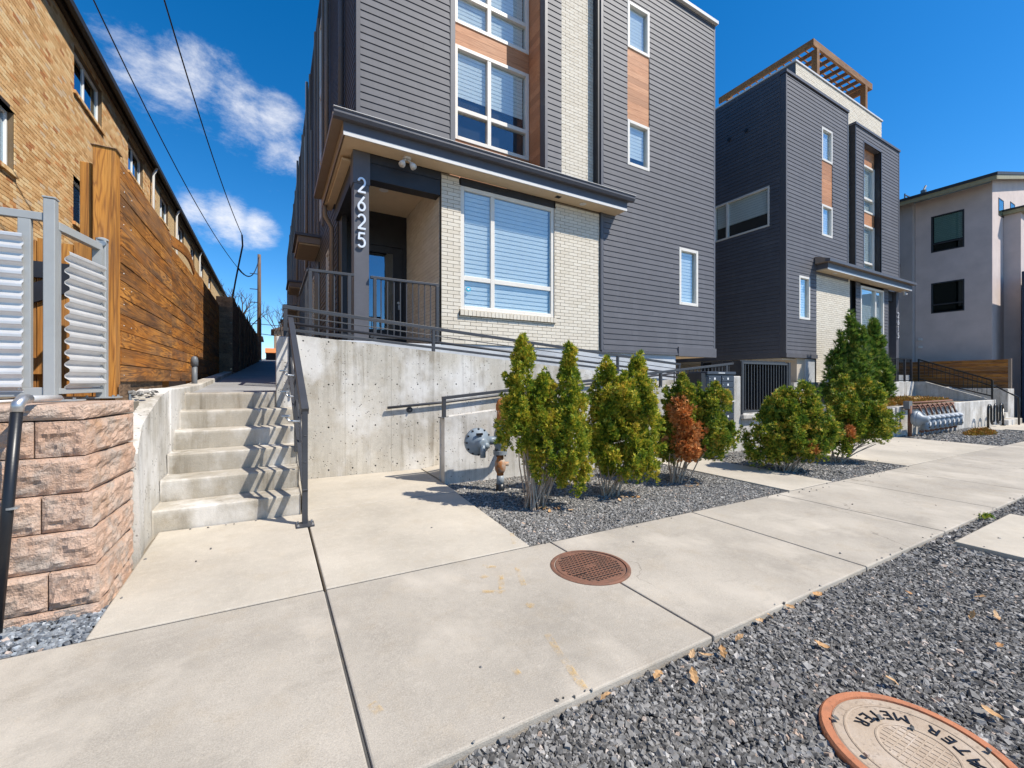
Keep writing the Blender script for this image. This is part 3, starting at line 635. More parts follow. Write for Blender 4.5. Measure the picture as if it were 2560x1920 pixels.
# left upper volume with window recess
lap_siding(th, fu, 1.27, 2.835, 5.27, 12.0, seed=3); lap_siding(th, fu, 4.985, 5.345, 5.45, 12.0, seed=4)
B(1.205, 1.27, 7.245, 7.33, 4.99, 12.0).build('corner_trim', 'siding', th); B(2.838, 2.93, 7.235, 7.42, 5.3, 12.0).build('recess_trim', 'trim', th); B(4.915, 4.982, 7.235, 7.42, 5.3, 12.0).build('recess_trim', 'trim', th)
B(6.22, 6.284, 7.1, 7.4, 4.95, 10.7).build('return_wall', 'dark', th)  # charcoal colour stands for the shade on this left-facing side
for z0 in [5.3+.1455*i for i in range(46)]:
    MB().box(7.42, 7.86, -.012, .03, z0, z0+.142, faceL(4.915)).build('cedar_board', 'cedar', th)
    MB().box(7.42, 7.86, -.012, .03, z0, z0+.142, faceR(2.93)).build('cedar_board', 'cedar', th)
fr_ = front(7.86); RH = [(3.15, 4.895, 6.06, 7.95), (3.15, 4.895, 8.38, 10.3)]
z0 = 5.3
while z0 < 11.9:
    for (p, q, cc, dd) in cut([(2.945, 4.90, z0, z0+.142)], RH): MB().box(p, q, -.012, .03, cc, dd, fr_).build('cedar_board', 'cedar', th)
    z0 += .1455
window(th, fr_, 3.15, 4.895, 6.06, 7.95, mull=(3.93,), trans=(6.68,), fw=.075, bl_drop=.55); window(th, fr_, 3.15, 4.895, 8.38, 10.3, mull=(3.93,), trans=(9.0,), fw=.075)
# alley side
fl = faceL(1.21)
AH = []
UY = [13.6, 19.8, 26.0, 32.2]
for y in UY: AH += [(y-1.3, y-.55, 5.75, 11.2), (y+1.2, y+1.8, 2.4, 4.6)]
AH += [(10.9, 11.4, 2.2, 4.4)]
lap_siding(th, fl, 7.33, 42, 5.02, 12.0, AH, seed=6, maxlen=60); lap_siding(th, fl, 9.45, 42, 1.9, 5.02, AH, seed=7, maxlen=60)
B(1.19, 1.34, 7.3, 42.1, 11.98, 12.1).build('parapet_cap', 'trim', th)
for y in UY:
    for z0, z1 in ((5.75, 7.4), (7.45, 9.2), (9.25, 11.2)): window(th, fl, y-1.3, y-.55, z0, z1, fw=.07, blind=0)
    window(th, fl, y+1.2, y+1.8, 2.4, 4.6, fw=.07, blind=0)
    cn = B(.62, 1.19, y-.8, y+1.0, 5.02, 5.2).build('entry_canopy', 'taupe', th); B(.55, 1.19, y-.86, y+1.06, 5.2, 5.27).build('gutter', 'trim', cn); B(.66, 1.18, y-.75, y+.95, 4.985, 5.02).build('soffit', 'soffit', cn)
    B(1.15, 1.19, y-.6, y+.6, 2.2, 4.6).build('entry_door', 'dark', th)
    B(.7, 1.19, y-.7, y+.7, 1.2+.05*(y-7), 1.9+.02*(y-7)).build('stoop', 'foundation', th)
window(th, fl, 10.9, 11.4, 2.2, 4.4, fw=.07, blind=0)
for y in UY:
    for dy, z0, z1 in ((-1.62, 5.3, 11.6), (-.40, 5.3, 11.6), (.55, 5.4, 11.9), (1.9, 5.3, 9.6), (2.6, 2.2, 11.9)): B(1.135, 1.18, y+dy, y+dy+.11, z0, z1).build('vertical_trim', 'taupe', th)
for y in (12.9, 19.1, 25.3): MB().tube([(1.10, y-2.4, 11.9), (1.10, y-2.4, 5.3)], .045, 8).build('downspout', 'taupe', th, smooth=True)
# downspouts
MB().tube([(1.12, 8.35, 12.0), (1.12, 8.35, 5.32)], .05, 10).build('downspout', 'trim', th, smooth=True)
for z in (6.3, 7.4): MB().lathe([(.055, 0), (.055, .03)], (1.12, 8.35, z), 'Z', 12).build('downspout_strap', 'trim', th)
MB().tube([(.98, 9.65, 4.93), (.98, 9.65, 4.72), (1.12, 9.7, 4.5), (1.12, 9.7, 1.95)], .045, 10).build('downspout', 'taupe', th, smooth=True)
# porch: door wall, ceiling, beam, column
B(1.215, 2.6, 9.30, 9.40, 1.885, 4.9).build('porch_back_wall', 'dark', th); B(1.21, 1.3, 8.9, 9.30, 1.885, 4.9).build('porch_side_wall', 'dark', th)
B(1.0, 2.605, 7.36, 9.295, 4.865, 4.90).build('porch_ceiling', 'soffit', th)
MB().lathe([(.085, 0), (.085, .006), (.06, .008), (.05, .002)], (1.85, 8.15, 4.858), 'Z', 24).build('downlight', 'whitetrim', th)
B(1.385, 2.6, 7.115, 7.35, 4.53, 4.938).build('porch_beam', 'dark', th, .006); B(1.14, 1.384, 7.36, 9.3, 4.53, 4.86).build('porch_beam', 'dark', th); B(1.39, 2.6, 7.10, 7.113, 4.80, 4.936).build('beam_trim', 'dark', th)
co = B(1.145, 1.378, 7.10, 7.335, 1.885, 4.42).build('porch_column', 'trim', th, .004); B(1.13, 1.393, 7.09, 7.35, 4.42, 4.937).build('column_cap', 'trim', co)
def digit(d):
    A = lambda cx, cy, r, a0, a1, n=14: [(cx+r*math.cos(R(a0+(a1-a0)*i/n)), cy+r*math.sin(R(a0+(a1-a0)*i/n))) for i in range(n+1)]
    if d == '2': return [A(.34, .70, .28, 165, -38)+[(.06, .03)], [(.02, .04), (.68, .04)]]
    if d == '6': return [A(.34, .30, .27, 125, 125-360, 24), [(.56, .98), (.115, .45)]]
    if d == '5': return [[(.62, .96), (.14, .96)], [(.15, .98), (.10, .52)], A(.32, .32, .29, 125, -150)]
    if d == '1': return [[(.34, .02), (.34, .98)], [(.36, .96), (.16, .84)]]
def number(parent, txt, x, ztop, y, hgt, pitch, name='house_number'):
    for i, ch in enumerate(txt):
        m = MB()
        for j, st_ in enumerate(digit(ch)): m.ribbon([(x+u*hgt*.78, ztop-i*pitch-hgt+v*hgt) for u, v in st_], hgt*.125, lambda u, d, w_, j=j: (u, y+d-(.0008*j), w_), -.04, -.018)
        m.build(name, 'alu', parent)
number(co, '2625', 1.195, 4.50, 7.10, .235, .292)
dr = B(1.62, 2.52, 9.27, 9.298, 1.89, 4.15).build('front_door', 'dark', th, .004); m = B(1.74, 2.30, 9.255, 9.268, 2.35, 4.0); m.build('pane', 'glassblue', dr); MB().lathe([(.03, 0), (.03, .02)], (2.42, 9.25, 2.95), 'Y', 12).build('handle', 'steel', dr); B(2.405, 2.435, 9.22, 9.268, 2.8, 2.9).build('lever', 'steel', dr)
B(1.55, 1.62, 9.25, 9.299, 1.89, 4.24).build('door_jamb', 'dark', th); B(2.52, 2.59, 9.25, 9.299, 1.89, 4.24).build('door_jamb', 'dark', th); B(1.62, 2.52, 9.25, 9.299, 4.155, 4.24).build('door_jamb', 'dark', th)
# canopy wrapping the corner
def canopy(root, x0, x1, yb, left_to=None, right_to=None):
    cn = MB(); cn.box(x0, x1, 6.76, 7.09, 4.985, 5.15)
    if left_to: cn.box(x0, 1.20, 7.091, left_to, 4.985, 5.15)
    cn = cn.build('canopy', 'trim', root)
    m = MB().box(x0+.015, x1-.015, 6.775, 7.098, 4.945, 4.983)
    if left_to: m.box(x0+.015, 1.14, 7.0985, left_to-.01, 4.945, 4.983)
    m.build('soffit', 'soffit', cn)
    m = MB().box(x0-.012, x1+.012, 6.735, 6.758, 4.94, 5.0); m.build('drip_edge', 'whitetrim', cn)
    if left_to: B(x0-.014, x0-.001, 6.76, left_to, 4.94, 5.0).build('drip_edge', 'taupe', cn)
    B(x0-.012, x1+.012, 6.735, 6.758, 5.0, 5.16).build('fascia', 'trim', cn)
    if left_to: B(x0-.013, x0-.001, 6.76, left_to, 5.0, 5.16).build('fascia', 'taupe', cn)
    g = MB().prism([(6.735, 5.14), (6.65, 5.14), (6.62, 5.19), (6.62, 5.235), (6.608, 5.235), (6.608, 5.25), (6.64, 5.25), (6.64, 5.20), (6.735, 5.17)], lambda u, d, w_: (d, u, w_), x0-.16, x1+.14); g.build('gutter', 'trim', cn)
    B(x0-.165, x1+.145, 6.60, 6.637, 5.2505, 5.258).build('gutter_lip', 'whitetrim', cn)
    if left_to:
        B(x0-.16, x0-.013, 6.745, left_to+.05, 5.165, 5.24).build('gutter', 'taupe', cn)
    r = MB(); xl = x0-.14
    if left_to:
        r.hexa([(xl, 6.64, 5.17), (x1+.12, 6.64, 5.17), (x1+.12, 7.24, 5.17), (1.19, 7.24, 5.17), (xl, 6.64, 5.243), (x1+.12, 6.64, 5.243), (x1+.12, 7.24, 5.56), (1.19, 7.24, 5.56)])
        r.hexa([(xl, 6.64, 5.17), (1.19, 7.24, 5.17), (1.19, left_to, 5.17), (xl, left_to, 5.17), (xl, 6.64, 5.243), (1.19, 7.24, 5.56), (1.19, left_to, 5.56), (xl, left_to, 5.243)])
    else: r.hexa([(xl, 6.64, 5.17), (x1+.12, 6.64, 5.17), (x1+.12, yb, 5.17), (xl, yb, 5.17), (xl, 6.64, 5.243), (x1+.12, 6.64, 5.243), (x1+.12, yb, 5.5), (xl, yb, 5.5)])
    r.build('canopy_roof', 'trim', cn)
    return cn
cn = canopy(th, .95, 6.715, 7.24, 9.92)
for x in (5.55,): MB().lathe([(.07, 0), (.07, .006), (.05, .007), (.045, .001)], (x+.1, 6.92, 4.937), 'Z', 24).build('downlight', 'whitetrim', cn)
B(4.95, 5.06, 6.86, 6.95, 4.937, 4.944).build('soffit_vent', 'core', cn)
# ================================================================ STONE BLOCK WALL (left)
bw = thing('block_retaining_wall', 'tan split-face block retaining wall at the left edge of the walkway', 'wall', (-.9, 3.2, 0))
def rough_block(a, b, z0, z1, dn, th, seed, nx=16, nz=9, amp=.016):
    """front face from a to b (xy), outward normal dn, thickness th; rocky front"""
    a, b = Vector((*a, 0)), Vector((*b, 0)); dn = Vector((*dn, 0)).normalized(); m = MB(); g = .0035; L = (b-a).length; t = (b-a)/L
    a = a+t*g; L -= 2*g; z0 += .002; z1 -= .004
    for j in range(nz+1):
        for i in range(nx+1):
            u, w_ = i/nx, j/nz; edge = min(u, 1-u)*L; ez = min(w_, 1-w_)*(z1-z0); e = min(1, min(edge, ez)/.018)
            p = a+t*(u*L); q = Vector((p.x*9+seed*3.1, p.y*9, (z0+w_*(z1-z0))*13)); d = (mnoise.fractal(q, 1, 2, 5)*.9+mnoise.noise(q*2.7)*.6+mnoise.noise(q*6.5)*.5)*amp+.007
            m.v.append(tuple(p+dn*(d*e-.004*(1-e))+Vector((0, 0, z0+w_*(z1-z0)))))
    W = nx+1
    for j in range(nz):
        for i in range(nx): m.f.append((j*W+i, j*W+i+1, (j+1)*W+i+1, (j+1)*W+i))
    base = len(m.v); back = [a-dn*th, a+t*L-dn*th]
    m.v += [tuple(back[0]+Vector((0,0,z0))), tuple(back[1]+Vector((0,0,z0))), tuple(back[1]+Vector((0,0,z1))), tuple(back[0]+Vector((0,0,z1)))]
    top = [nz*W+i for i in range(W)]; bot = [i for i in range(W)]
    m.f += [tuple(top+[base+2, base+3]), tuple(reversed(bot))+(base, base+1), tuple([j*W for j in range(nz+1)]+[base+3, base])[::-1], tuple([j*W+nx for j in range(nz+1)]+[base+2, base+1]), (base, base+3, base+2, base+1)]
    return m
lev = [(-.08, .055)]+[(.055+.196*i, .055+.196*(i+1)) for i in range(5)]
for ci, (z0, z1) in enumerate(lev):
    f = max(0, z0); fx, fy = -.80-.105*f, 3.085+.12*f; ex, ey = -.83+.012*f, 3.815
    js = [fx]; x = fx-(.20 if ci % 2 == 1 else .415)
    while x > -6: js.append(x); x -= .415
    for a, b in zip(js[1:], js): rough_block((a, fy), (b, fy), z0, z1, (0, -1), .25, ci*7+a).build('block', 'block', bw)
    nd = Vector((ey-fy, -(ex-fx)))
    rough_block((fx, fy+.001), (ex, ey), z0+.001, z1-.003, (nd.x, nd.y), .18, ci*11+.5, nx=20).build('block', 'block', bw)
z0, z1 = 1.037, 1.125; fx, fy = -.895, 3.185
for a, b in ((-1.33, fx), (-1.75, -1.332), (-2.2, -1.752), (-2.65, -2.202), (-3.1, -2.652)): rough_block((a, fy), (b, fy), z0, z1, (0, -1), .36, a*5, nz=6, amp=.012).build('cap_stone', 'block', bw)
rough_block((fx, fy+.001), (-.815, 3.80), z0+.001, z1-.003, (.62, -.09), .3, 77, nx=20, nz=6, amp=.012).build('cap_stone', 'block', bw)
B(-6, -1.12, 3.42, 4.6, .6, 1.085).build('backfill', 'ground', bw); B(-6, -.935, 3.235, 3.80, -.05, 1.03).build('wall_core', 'block', bw)
B(-1.2, -.96, 3.42, 4.6, .6, 1.08).build('backfill', 'ground', bw)

# ================================================================ METAL GATE / FENCE on the block wall
mg = thing('metal_fence', 'light grey steel fence with corrugated metal panels on the block wall', 'fence', (-1.165, 3.62, 1.125))
G = 'gate'
B(-1.19, -1.138, 3.59, 3.645, 1.13, 2.35).build('post', G, mg, .004); B(-1.194, -1.134, 3.586, 3.649, 2.351, 2.362).build('post_cap', G, mg, .003)
pl = B(-1.27, -1.03, 3.55, 3.70, 1.1255, 1.1335).build('base_plate', G, mg); bolts(pl, [(-1.25, 3.57, 1.133), (-1.10, 3.57, 1.133), (-1.05, 3.58, 1.133)])
B(-1.09, -1.035, 4.09, 4.15, 1.13, 2.262).build('post', G, mg, .004); MB().lathe([(.036, 0), (.036, .012), (.02, .02)], (-1.0625, 4.12, 2.263), 'Z', 16).build('post_cap', G, mg); MB().lathe([(.018, 0), (.018, .014)], (-1.05, 4.075, 2.235), 'Y', 12).build('bolt', 'regul', mg)
pl = B(-1.15, -.97, 4.05, 4.2, 1.1255, 1.1335).build('base_plate', G, mg); bolts(pl, [(-1.13, 4.07, 1.133), (-.99, 4.07, 1.133), (-.99, 4.18, 1.133)])
# left leaf along the street
B(-4.2, -1.19, 3.60, 3.64, 2.215, 2.262).build('top_rail', G, mg, .003); B(-4.2, -1.19, 3.60, 3.64, 1.155, 1.21).build('bottom_rail', G, mg, .003); B(-1.30, -1.245, 3.602, 3.638, 1.21, 2.215).build('stile', G, mg, .003); B(-2.9, -2.85, 3.602, 3.638, 1.21, 2.215).build('stile', G, mg)
def corrug(map_, u0, u1, z0, z1, pitch=.0735, amp=.012):
    m = MB(); prof = []; z = z0
    while z < z1:
        for dz, d in ((0, 0), (.006, 0), (.014, -.25), (.026, -.9), (.030, -1), (.044, -1), (.050, -.85), (.062, -.2), (.068, 0)):
            if z+dz <= z1: prof.append((z+dz, d*amp*2))
        z += pitch
    n = len(prof)
    for u in (u0, u1): m.v += [map_(u, d, zz) for zz, d in prof]
    m.f = [(i, i+1, n+i+1, n+i) for i in range(n-1)]; return m
corrug(front(3.598), -2.84, -1.272, 1.185, 2.12).build('corrugated_panel', 'zinc', mg, solid=.0015)
corrug(front(3.598), -4.2, -2.91, 1.185, 2.12).build('corrugated_panel', 'zinc', mg, solid=.0015)
bolts(mg, [(-1.285, 3.585, 2.09), (-1.285, 3.585, 1.2)], .006, .006)
# side leaf towards the wood fence
A_, B__ = Vector((-1.155, 3.65)), Vector((-1.068, 4.088)); tt = (B__-A_); nn = Vector((tt.y, -tt.x)).normalized()
sm = lambda u, d, w_: (A_.x+tt.x*u-nn.x*d, A_.y+tt.y*u-nn.y*d, w_)
MB().bar((*A_, 2.205), (*B__, 2.205), .04, .05).build('top_rail', G, mg, .003); MB().bar((*A_, 1.185), (*B__, 1.185), .04, .035).build('bottom_rail', G, mg, .003)
MB().bar((*(A_+tt*.03), 1.2), (*(A_+tt*.03), 2.18), .03, .03).build('stile', G, mg); MB().bar((*(A_+tt*.95), 1.2), (*(A_+tt*.95), 2.18), .05, .03).build('stile', G, mg)
corrug(lambda u, d, w_: sm(u, d-.02, w_), .10, .97, 1.205, 2.075, pitch=.0735, amp=.013).build('corrugated_panel', 'zinc', mg, solid=.0015)
# plank gate glimpsed behind the steel fence
vg = thing('plank_gate', 'orange stained vertical plank gate glimpsed behind the steel fence', 'gate', (-1.6, 4.45, 1.1))
for i in range(14): B(-2.62+i*.1, -2.527+i*.1, 4.5, 4.52, 1.13, 2.30+(.02 if i % 2 else 0)).build('plank', 'fencep', vg)
B(-2.62, -1.23, 4.47, 4.499, 2.02, 2.14).build('rail', 'dark', vg); B(-2.62, -1.23, 4.47, 4.499, 1.3, 1.42).build('rail', 'fencep', vg); MB().bar((-2.5, 4.485, 1.42), (-1.3, 4.485, 2.02), .028, .13).build('brace', 'dark', vg)
# black pipe rail leaning at the left edge
bp = thing('pipe_handrail', 'black steel pipe handrail with silver elbow at the left picture edge', 'handrail', (-1.14, 3.02, 0))
MB().tube([(-1.165, 3.02, -.03), (-1.091, 3.02, 1.10)], .0225, 12).build('pipe', 'black', bp, smooth=True)
MB().tube([(-1.090, 3.02, 1.095), (-1.089, 3.025, 1.135), (-1.084, 3.05, 1.155), (-1.08, 3.10, 1.158)], .0245, 12).build('elbow', 'steel', bp, smooth=True)
MB().tube([(-1.08, 3.09, 1.158), (-1.075, 3.45, 1.15)], .017, 10).build('pipe', 'zinc', bp, smooth=True)
for z in (.62,): MB().lathe([(.026, 0), (.026, .01)], (-1.107, 3.02, z), 'Z', 12).build('clamp', 'steel', bp)

# ================================================================ WOOD FENCE along the alley
wf = thing('wood_fence', 'tall orange-brown weathered horizontal board fence beside the alley', 'fence', (-1.11, 4.62, 1.1))
ps = B(-1.25, -1.112, 4.62, 4.755, 1.12, 3.15).build('post', 'fencep', wf, .006); B(-1.262, -1.10, 4.61, 4.765, 3.151, 3.156).build('post_top', 'fenced', wf)
B(-1.335, -1.262, 4.655, 4.72, 1.12, 3.015).build('post', 'fencep', wf, .006)
for y in (4.7, 6.86, 8.76, 10.6, 12.4): B(-1.24, -1.16, y+.06, y+.15, 1.0, 3.0).build('rear_post', 'fencep', wf)
ys = [4.757, 6.86, 8.76, 10.6, 12.5]
for si, (a, b) in enumerate(zip(ys, ys[1:])):
    for i in range(13):
        z = 1.245+.1445*i+(.0 if si == 0 else random.uniform(-.004, .004)); j = random.uniform(0, .006); mat = 'fence'
        m = MB(); n = 10; sag = .05 if (si == 1 and i == 12) else 0
        for k in range(n):
            u0, u1 = k/n, (k+1)/n; f = lambda u: sag*math.sin(math.pi*u)*1.3+(.05*u if sag else 0)
            def zz(u): return z+f(u)
            bow = lambda u: (.03*math.sin(math.pi*u) if sag else 0)+.004*math.sin(u*5+i)
            ya, yb = a+.002+(b-a-.004)*u0, a+.002+(b-a-.004)*u1
            m.hexa([(-1.13-j+bow(u0), ya, zz(u0)), (-1.106-j+bow(u0), ya, zz(u0)), (-1.106-j+bow(u1), yb, zz(u1)), (-1.13-j+bow(u1), yb, zz(u1)), (-1.13-j+bow(u0), ya, zz(u0)+.1365), (-1.106-j+bow(u0), ya, zz(u0)+.1365), (-1.106-j+bow(u1), yb, zz(u1)+.1365), (-1.13-j+bow(u1), yb, zz(u1)+.1365)])
        o = m.build('fence_board', mat, wf)
        if si == 0:
            for yy in (a+.08, a+.3) if i % 2 else (a+.08, b-.08): MB().lathe([(.006, 0), (.004, .003)], (-1.105-j, yy, z+.045+.05*random.random()), 'X', 8).build('nail', 'steel', o)
for y in [4.8+.14*i for i in range(12)]: B(-1.155, -1.135, y, y+.134, 1.02, 1.25).build('skirt_picket', 'fenced', wf)
B(-1.158, -1.142, 4.76, 12.5, 1.26, 2.95).build('fence_backing', 'fenced', wf)
B(-1.10, -1.04, 4.66, 4.72, 1.0, 1.22).build('post_stub', 'fenced', wf); B(-1.035, -1.03, 4.655, 4.725, 1.0, 1.16).build('post_anchor', 'regul', wf)
# second fence: jog facing the street, then running uphill
wf2 = thing('alley_fence', 'dark weathered stacked-board fence further up the alley', 'fence', (-.95, 12.5, 1.3))
for i in range(15): B(-1.17, -.83, 12.50, 12.53, 1.42+.127*i, 1.42+.127*i+.121).build('end_board', 'fenced', wf2)
B(-1.17, -.875, 12.535, 12.56, 1.3, 3.3).build('end_backing', 'fenced', wf2)
yy = [12.535, 15, 17.5, 20, 22.5, 25, 27.5, 30, 33, 36, 39]
for a, b in zip(yy, yy[1:]):
    B(-.87, -.80, b-.09, b, alz(b)-.1, 3.35+.032*(b-12.5)).build('fence_post', 'fenced', wf2)
    for i in range(14):
        z = alz(a)+.06+.137*i; B(-.86, -.835, a, b-.092, z, z+.13).build('fence_board', 'fenced', wf2)
# vent pipe by the fence
vp = thing('vent_pipe', 'grey plastic vent pipe with domed cap standing at the foot of the fence', 'pipe', (-.93, 7.3, 1.1))
MB().tube([(-.93, 7.3, 1.1), (-.93, 7.3, 1.47)], .034, 14).build('pipe', 'pvc', vp, smooth=True); MB().lathe([(.045, 0), (.045, .07), (.038, .11), (.02, .13), (.003, .135)], (-.93, 7.3, 1.46), 'Z', 16).build('cap', 'pvc', vp, smooth=True)

# ================================================================ LEFT BRICK APARTMENT BUILDING
ab = thing('apartment_building', 'long tan brick apartment building with dark eaves on the left', 'building', (-3.6, 10, 1))
fR = faceR(-3.6)
up = [(12.24, 13.95), (16.1, 17.75), (20.1, 21.6), (23.6, 25.1), (26.9, 28.3), (30.3, 31.7), (34, 35.4)]
lo = [(8.15, 9.88), (12.2, 13.9), (16.1, 17.7), (20.1, 21.6)]
holes = [(a, b, 7.36, 8.32) for a, b in up]+[(a, b, 4.60, 5.56) for a, b in lo]
c = MB().box(-16, -3.74, 3.6, 48, .9, 8.615); c.build('wall_core', 'core', ab)
m = MB()
for (p, q, cc, dd) in cut([(3.6, 48, .9, 8.615)], holes): m.box(p, q, .004, .14, cc, dd, fR)
m.build('wall_backing', 'tanmort', ab)
bricks(ab, [(fR, 7.2, 19.5, 2.5, 8.61, holes)], .203, .0677, 'tan', n_single=300, proud=.006, key=lambda p: Vector((p[0]+1, p[1]-6, p[2]-4)).length)
m = MB()
for (p, q, cc, dd) in cut([(19.5, 48, .9, 8.61)], holes): m.box(p, q, -.004, .004, cc, dd, fR)
m.box(3.6, 7.2, -.004, .004, .9, 8.61, fR); m.build('distant_brickwork', 'tanfar', ab)
for a, b in up+lo:
    z0, z1 = (7.36, 8.32) if (a, b) in up and (a, b) not in lo else (4.60, 5.56)
for rows, z0, z1 in ((up, 7.36, 8.32), (lo, 4.60, 5.56)):
    for a, b in rows:
        window(ab, fR, a+.01, b-.01, z0+.01, z1-.01, mull=((a*.52+b*.48),), fw=.05, proud=-.07, depth=.14, inset=.1, blind=0, gmat='glassblue', fmat='white')
        n = int((b-a+.1)/.072)
        for i in range(n):
            y = a-.05+i*.072; MB().hexa([fR(y, -.05, z0-.085), fR(y+.064, -.05, z0-.085), fR(y+.064, .1, z0-.075), fR(y, .1, z0-.075), fR(y, -.05, z0-.02), fR(y+.064, -.05, z0-.02), fR(y+.064, .1, z0+.008), fR(y, .1, z0+.008)]).build('sill_brick', 'tan', ab)
        if rows is lo: MB().box(a-.02, b+.02, -.006, .1, z1, z1+.06, fR).build('lintel', 'brownsoffit', ab)
ev = B(-16, -3.431, 3.2, 48.3, 8.62, 8.65).build('eave', 'brownsoffit', ab); B(-3.43, -3.35, 3.2, 48.3, 8.54, 8.672).build('gutter', 'roofdark', ev); MB().hexa([(-16, 3.2, 8.651), (-3.40, 3.2, 8.651), (-3.40, 48.3, 8.651), (-16, 48.3, 8.651), (-10, 3.2, 10.2), (-9.9, 3.2, 10.2), (-9.9, 48.3, 10.2), (-10, 48.3, 10.2)]).build('roof', 'roofdark', ev)
B(-3.585, -3.5, 3.2, 48, 8.50, 8.618).build('frieze_board', 'brownsoffit', ab)
for y in (18.6, 22.7, 29.4): MB().tube([(-3.4, y, 8.55), (-3.5, y, 8.3), (-3.52, y, 1.2)], .04, 8).build('downspout', 'white', ab, smooth=True)

# ================================================================ MAILBOX, GRATE, GAS REGULATOR
mb = thing('cluster_mailbox', 'slate blue cluster mailbox on a pedestal beside the driveway', 'mailbox', (6.5, 4.62, -.09))
B(6.44, 7.20, 4.60, 4.93, .16, 1.36).build('cabinet', 'mail', mb, .006); B(6.42, 7.22, 4.57, 4.95, 1.362, 1.41).build('top_hood', 'mail', mb, .006)
for c in range(2):
    for r in range(9):
        x0 = 6.47+.37*c; z1 = 1.335-.105*r-(.035 if r > 3 else 0)
        if r < 8: d = B(x0, x0+.345, 4.585, 4.6, z1-.095, z1).build('mail_door', 'mail', mb, .004)
        else: d = B(x0, x0+.345, 4.585, 4.6, .19, z1+.0).build('parcel_door', 'mail', mb, .004)
        B(x0+.15, x0+.19, 4.5835, 4.5848, z1-.066, z1-.03).build('number_tag', 'white', d); MB().lathe([(.011, 0), (.011, .004)], (x0+.03, 4.58, z1-.048), 'Y', 10).build('lock', 'steel', d)
B(6.44, 7.2, 4.575, 4.6, .878, .90).build('outgoing_slot', 'whitetrim', mb)
B(6.72, 6.92, 4.68, 4.86, -.09, .16).build('pedestal', 'mail', mb); B(6.62, 7.02, 4.58, 4.94, -.093, -.07).build('base_plate', 'mail', mb)
B(6.72, 6.9, 4.5695, 4.5698, 1.38, 1.392).build('hood_label', 'white', mb)
B(6.30, 6.42, 4.6, 4.9, 1.0, 1.38).build('side_shield', 'dark', mb)
gr = thing('garage_grate', 'charcoal barred steel grate standing on the concrete sill by the mailbox', 'grate', (8.06, 4.98, .6))
B(8.06, 9.68, 4.96, 5.0, 1.585, 1.625).build('frame_rail', 'rail', gr, .003); B(8.06, 9.68, 4.96, 5.0, .62, .66).build('frame_rail', 'rail', gr, .003)
for x in (8.06, 9.645): B(x, x+.04, 4.961, 4.999, .66, 1.585).build('frame_stile', 'rail', gr)
for i in range(15): B(8.16+.1*i, 8.176+.1*i, 4.972, 4.988, .66, 1.585).build('bar', 'rail', gr)
B(8.0, 8.055, 4.95, 5.6, .585, 1.64).build('side_frame', 'dark', gr); B(8.06, 9.70, 5.85, 5.9, .585, 1.66).build('backing_panel', 'core', gr); B(8.06, 9.70, 5.02, 5.84, 1.63, 1.66).build('top_cover', 'dark', gr); B(9.69, 9.78, 4.95, 5.84, .585, 1.64).build('side_frame', 'dark', gr)  # backing panel coloured near-black for the dark opening behind the bars
B(8.06, 9.7, 4.965, 5.0, .585, .615).build('foot_curb', 'wall2', gr)
for i in range(6): B(8.3+.24*i, 8.33+.24*i, 5.5, 5.53, .6, 1.62).build('inner_bar', 'rail', gr)
ga = thing('gas_regulator', 'blue-grey gas regulator with round diaphragm on rusty orange pipes', 'gas regulator', (2.35, 4.4, -.03))
MB().lathe([(.155, -.018), (.158, -.008), (.158, .012), (.15, .02), (.12, .05), (.07, .07), (.035, .075)], (2.06, 4.42, .55), 'Y', 36).build('diaphragm_back', 'regul', ga, smooth=True)
MB().lathe([(.158, .0), (.158, -.014), (.148, -.02), (.125, -.05), (.085, -.085), (.06, -.10), (.058, -.15), (.02, -.155)], (2.06, 4.41, .55), 'Y', 36).build('diaphragm_front', 'regul', ga, smooth=True)
for i in range(12): a = 2*math.pi*i/12; MB().lathe([(.011, -.03), (.011, .03)], (2.06+.148*math.cos(a), 4.405, .55+.148*math.sin(a)), 'Y', 6).build('flange_bolt', 'black', ga)
MB().tube([(2.06, 4.28, .53), (2.06, 4.27, .47), (2.06, 4.27, .39)], .032, 14).build('vent_spout', 'regul', ga, smooth=True); MB().tube([(2.10, 4.33, .52), (2.10, 4.25, .52)], .036, 16).build('spring_cap', 'regul', ga, smooth=True)
B(2.0, 2.075, 4.300, 4.3205, .635, .66).build('name_plate', 'black', ga)
MB().tube([(2.17, 4.42, .55), (2.32, 4.42, .55)], .05, 16).build('valve_neck', 'regul', ga, smooth=True); MB().lathe([(.05, -.14), (.075, -.07), (.08, 0), (.075, .07), (.05, .14)], (2.36, 4.42, .56), 'Z', 20).build('valve_body', 'regul', ga, smooth=True)
for z in (.72, .40): 
    fl_ = MB().lathe([(.085, 0), (.085, .02), (.085, .025), (.085, .045)], (2.36, 4.42, z-.02), 'Z', 20).build('flange', 'meter', ga)
    for a in (0, 1.57, 3.14, 4.71): MB().lathe([(.011, -.02), (.011, .065)], (2.36+.07*math.cos(a+.5), 4.42+.07*math.sin(a+.5), z-.02), 'Z', 6).build('bolt', 'black', fl_)
MB().tube([(2.36, 4.42, .74), (2.36, 4.42, .93)], .042, 16).build('riser_pipe', 'rust', ga, smooth=True); MB().tube([(2.36, 4.42, .90), (2.36, 4.42, .96), (2.375, 4.42, .995), (2.41, 4.42, 1.01), (2.47, 4.42, 1.01)], .052, 16).build('elbow', 'rust', ga, smooth=True); MB().tube([(2.46, 4.42, 1.01), (2.95, 4.42, 1.01), (3.0, 4.45, 1.0), (3.0, 4.97, .98)], .04, 14).build('outlet_pipe', 'rust', ga, smooth=True)
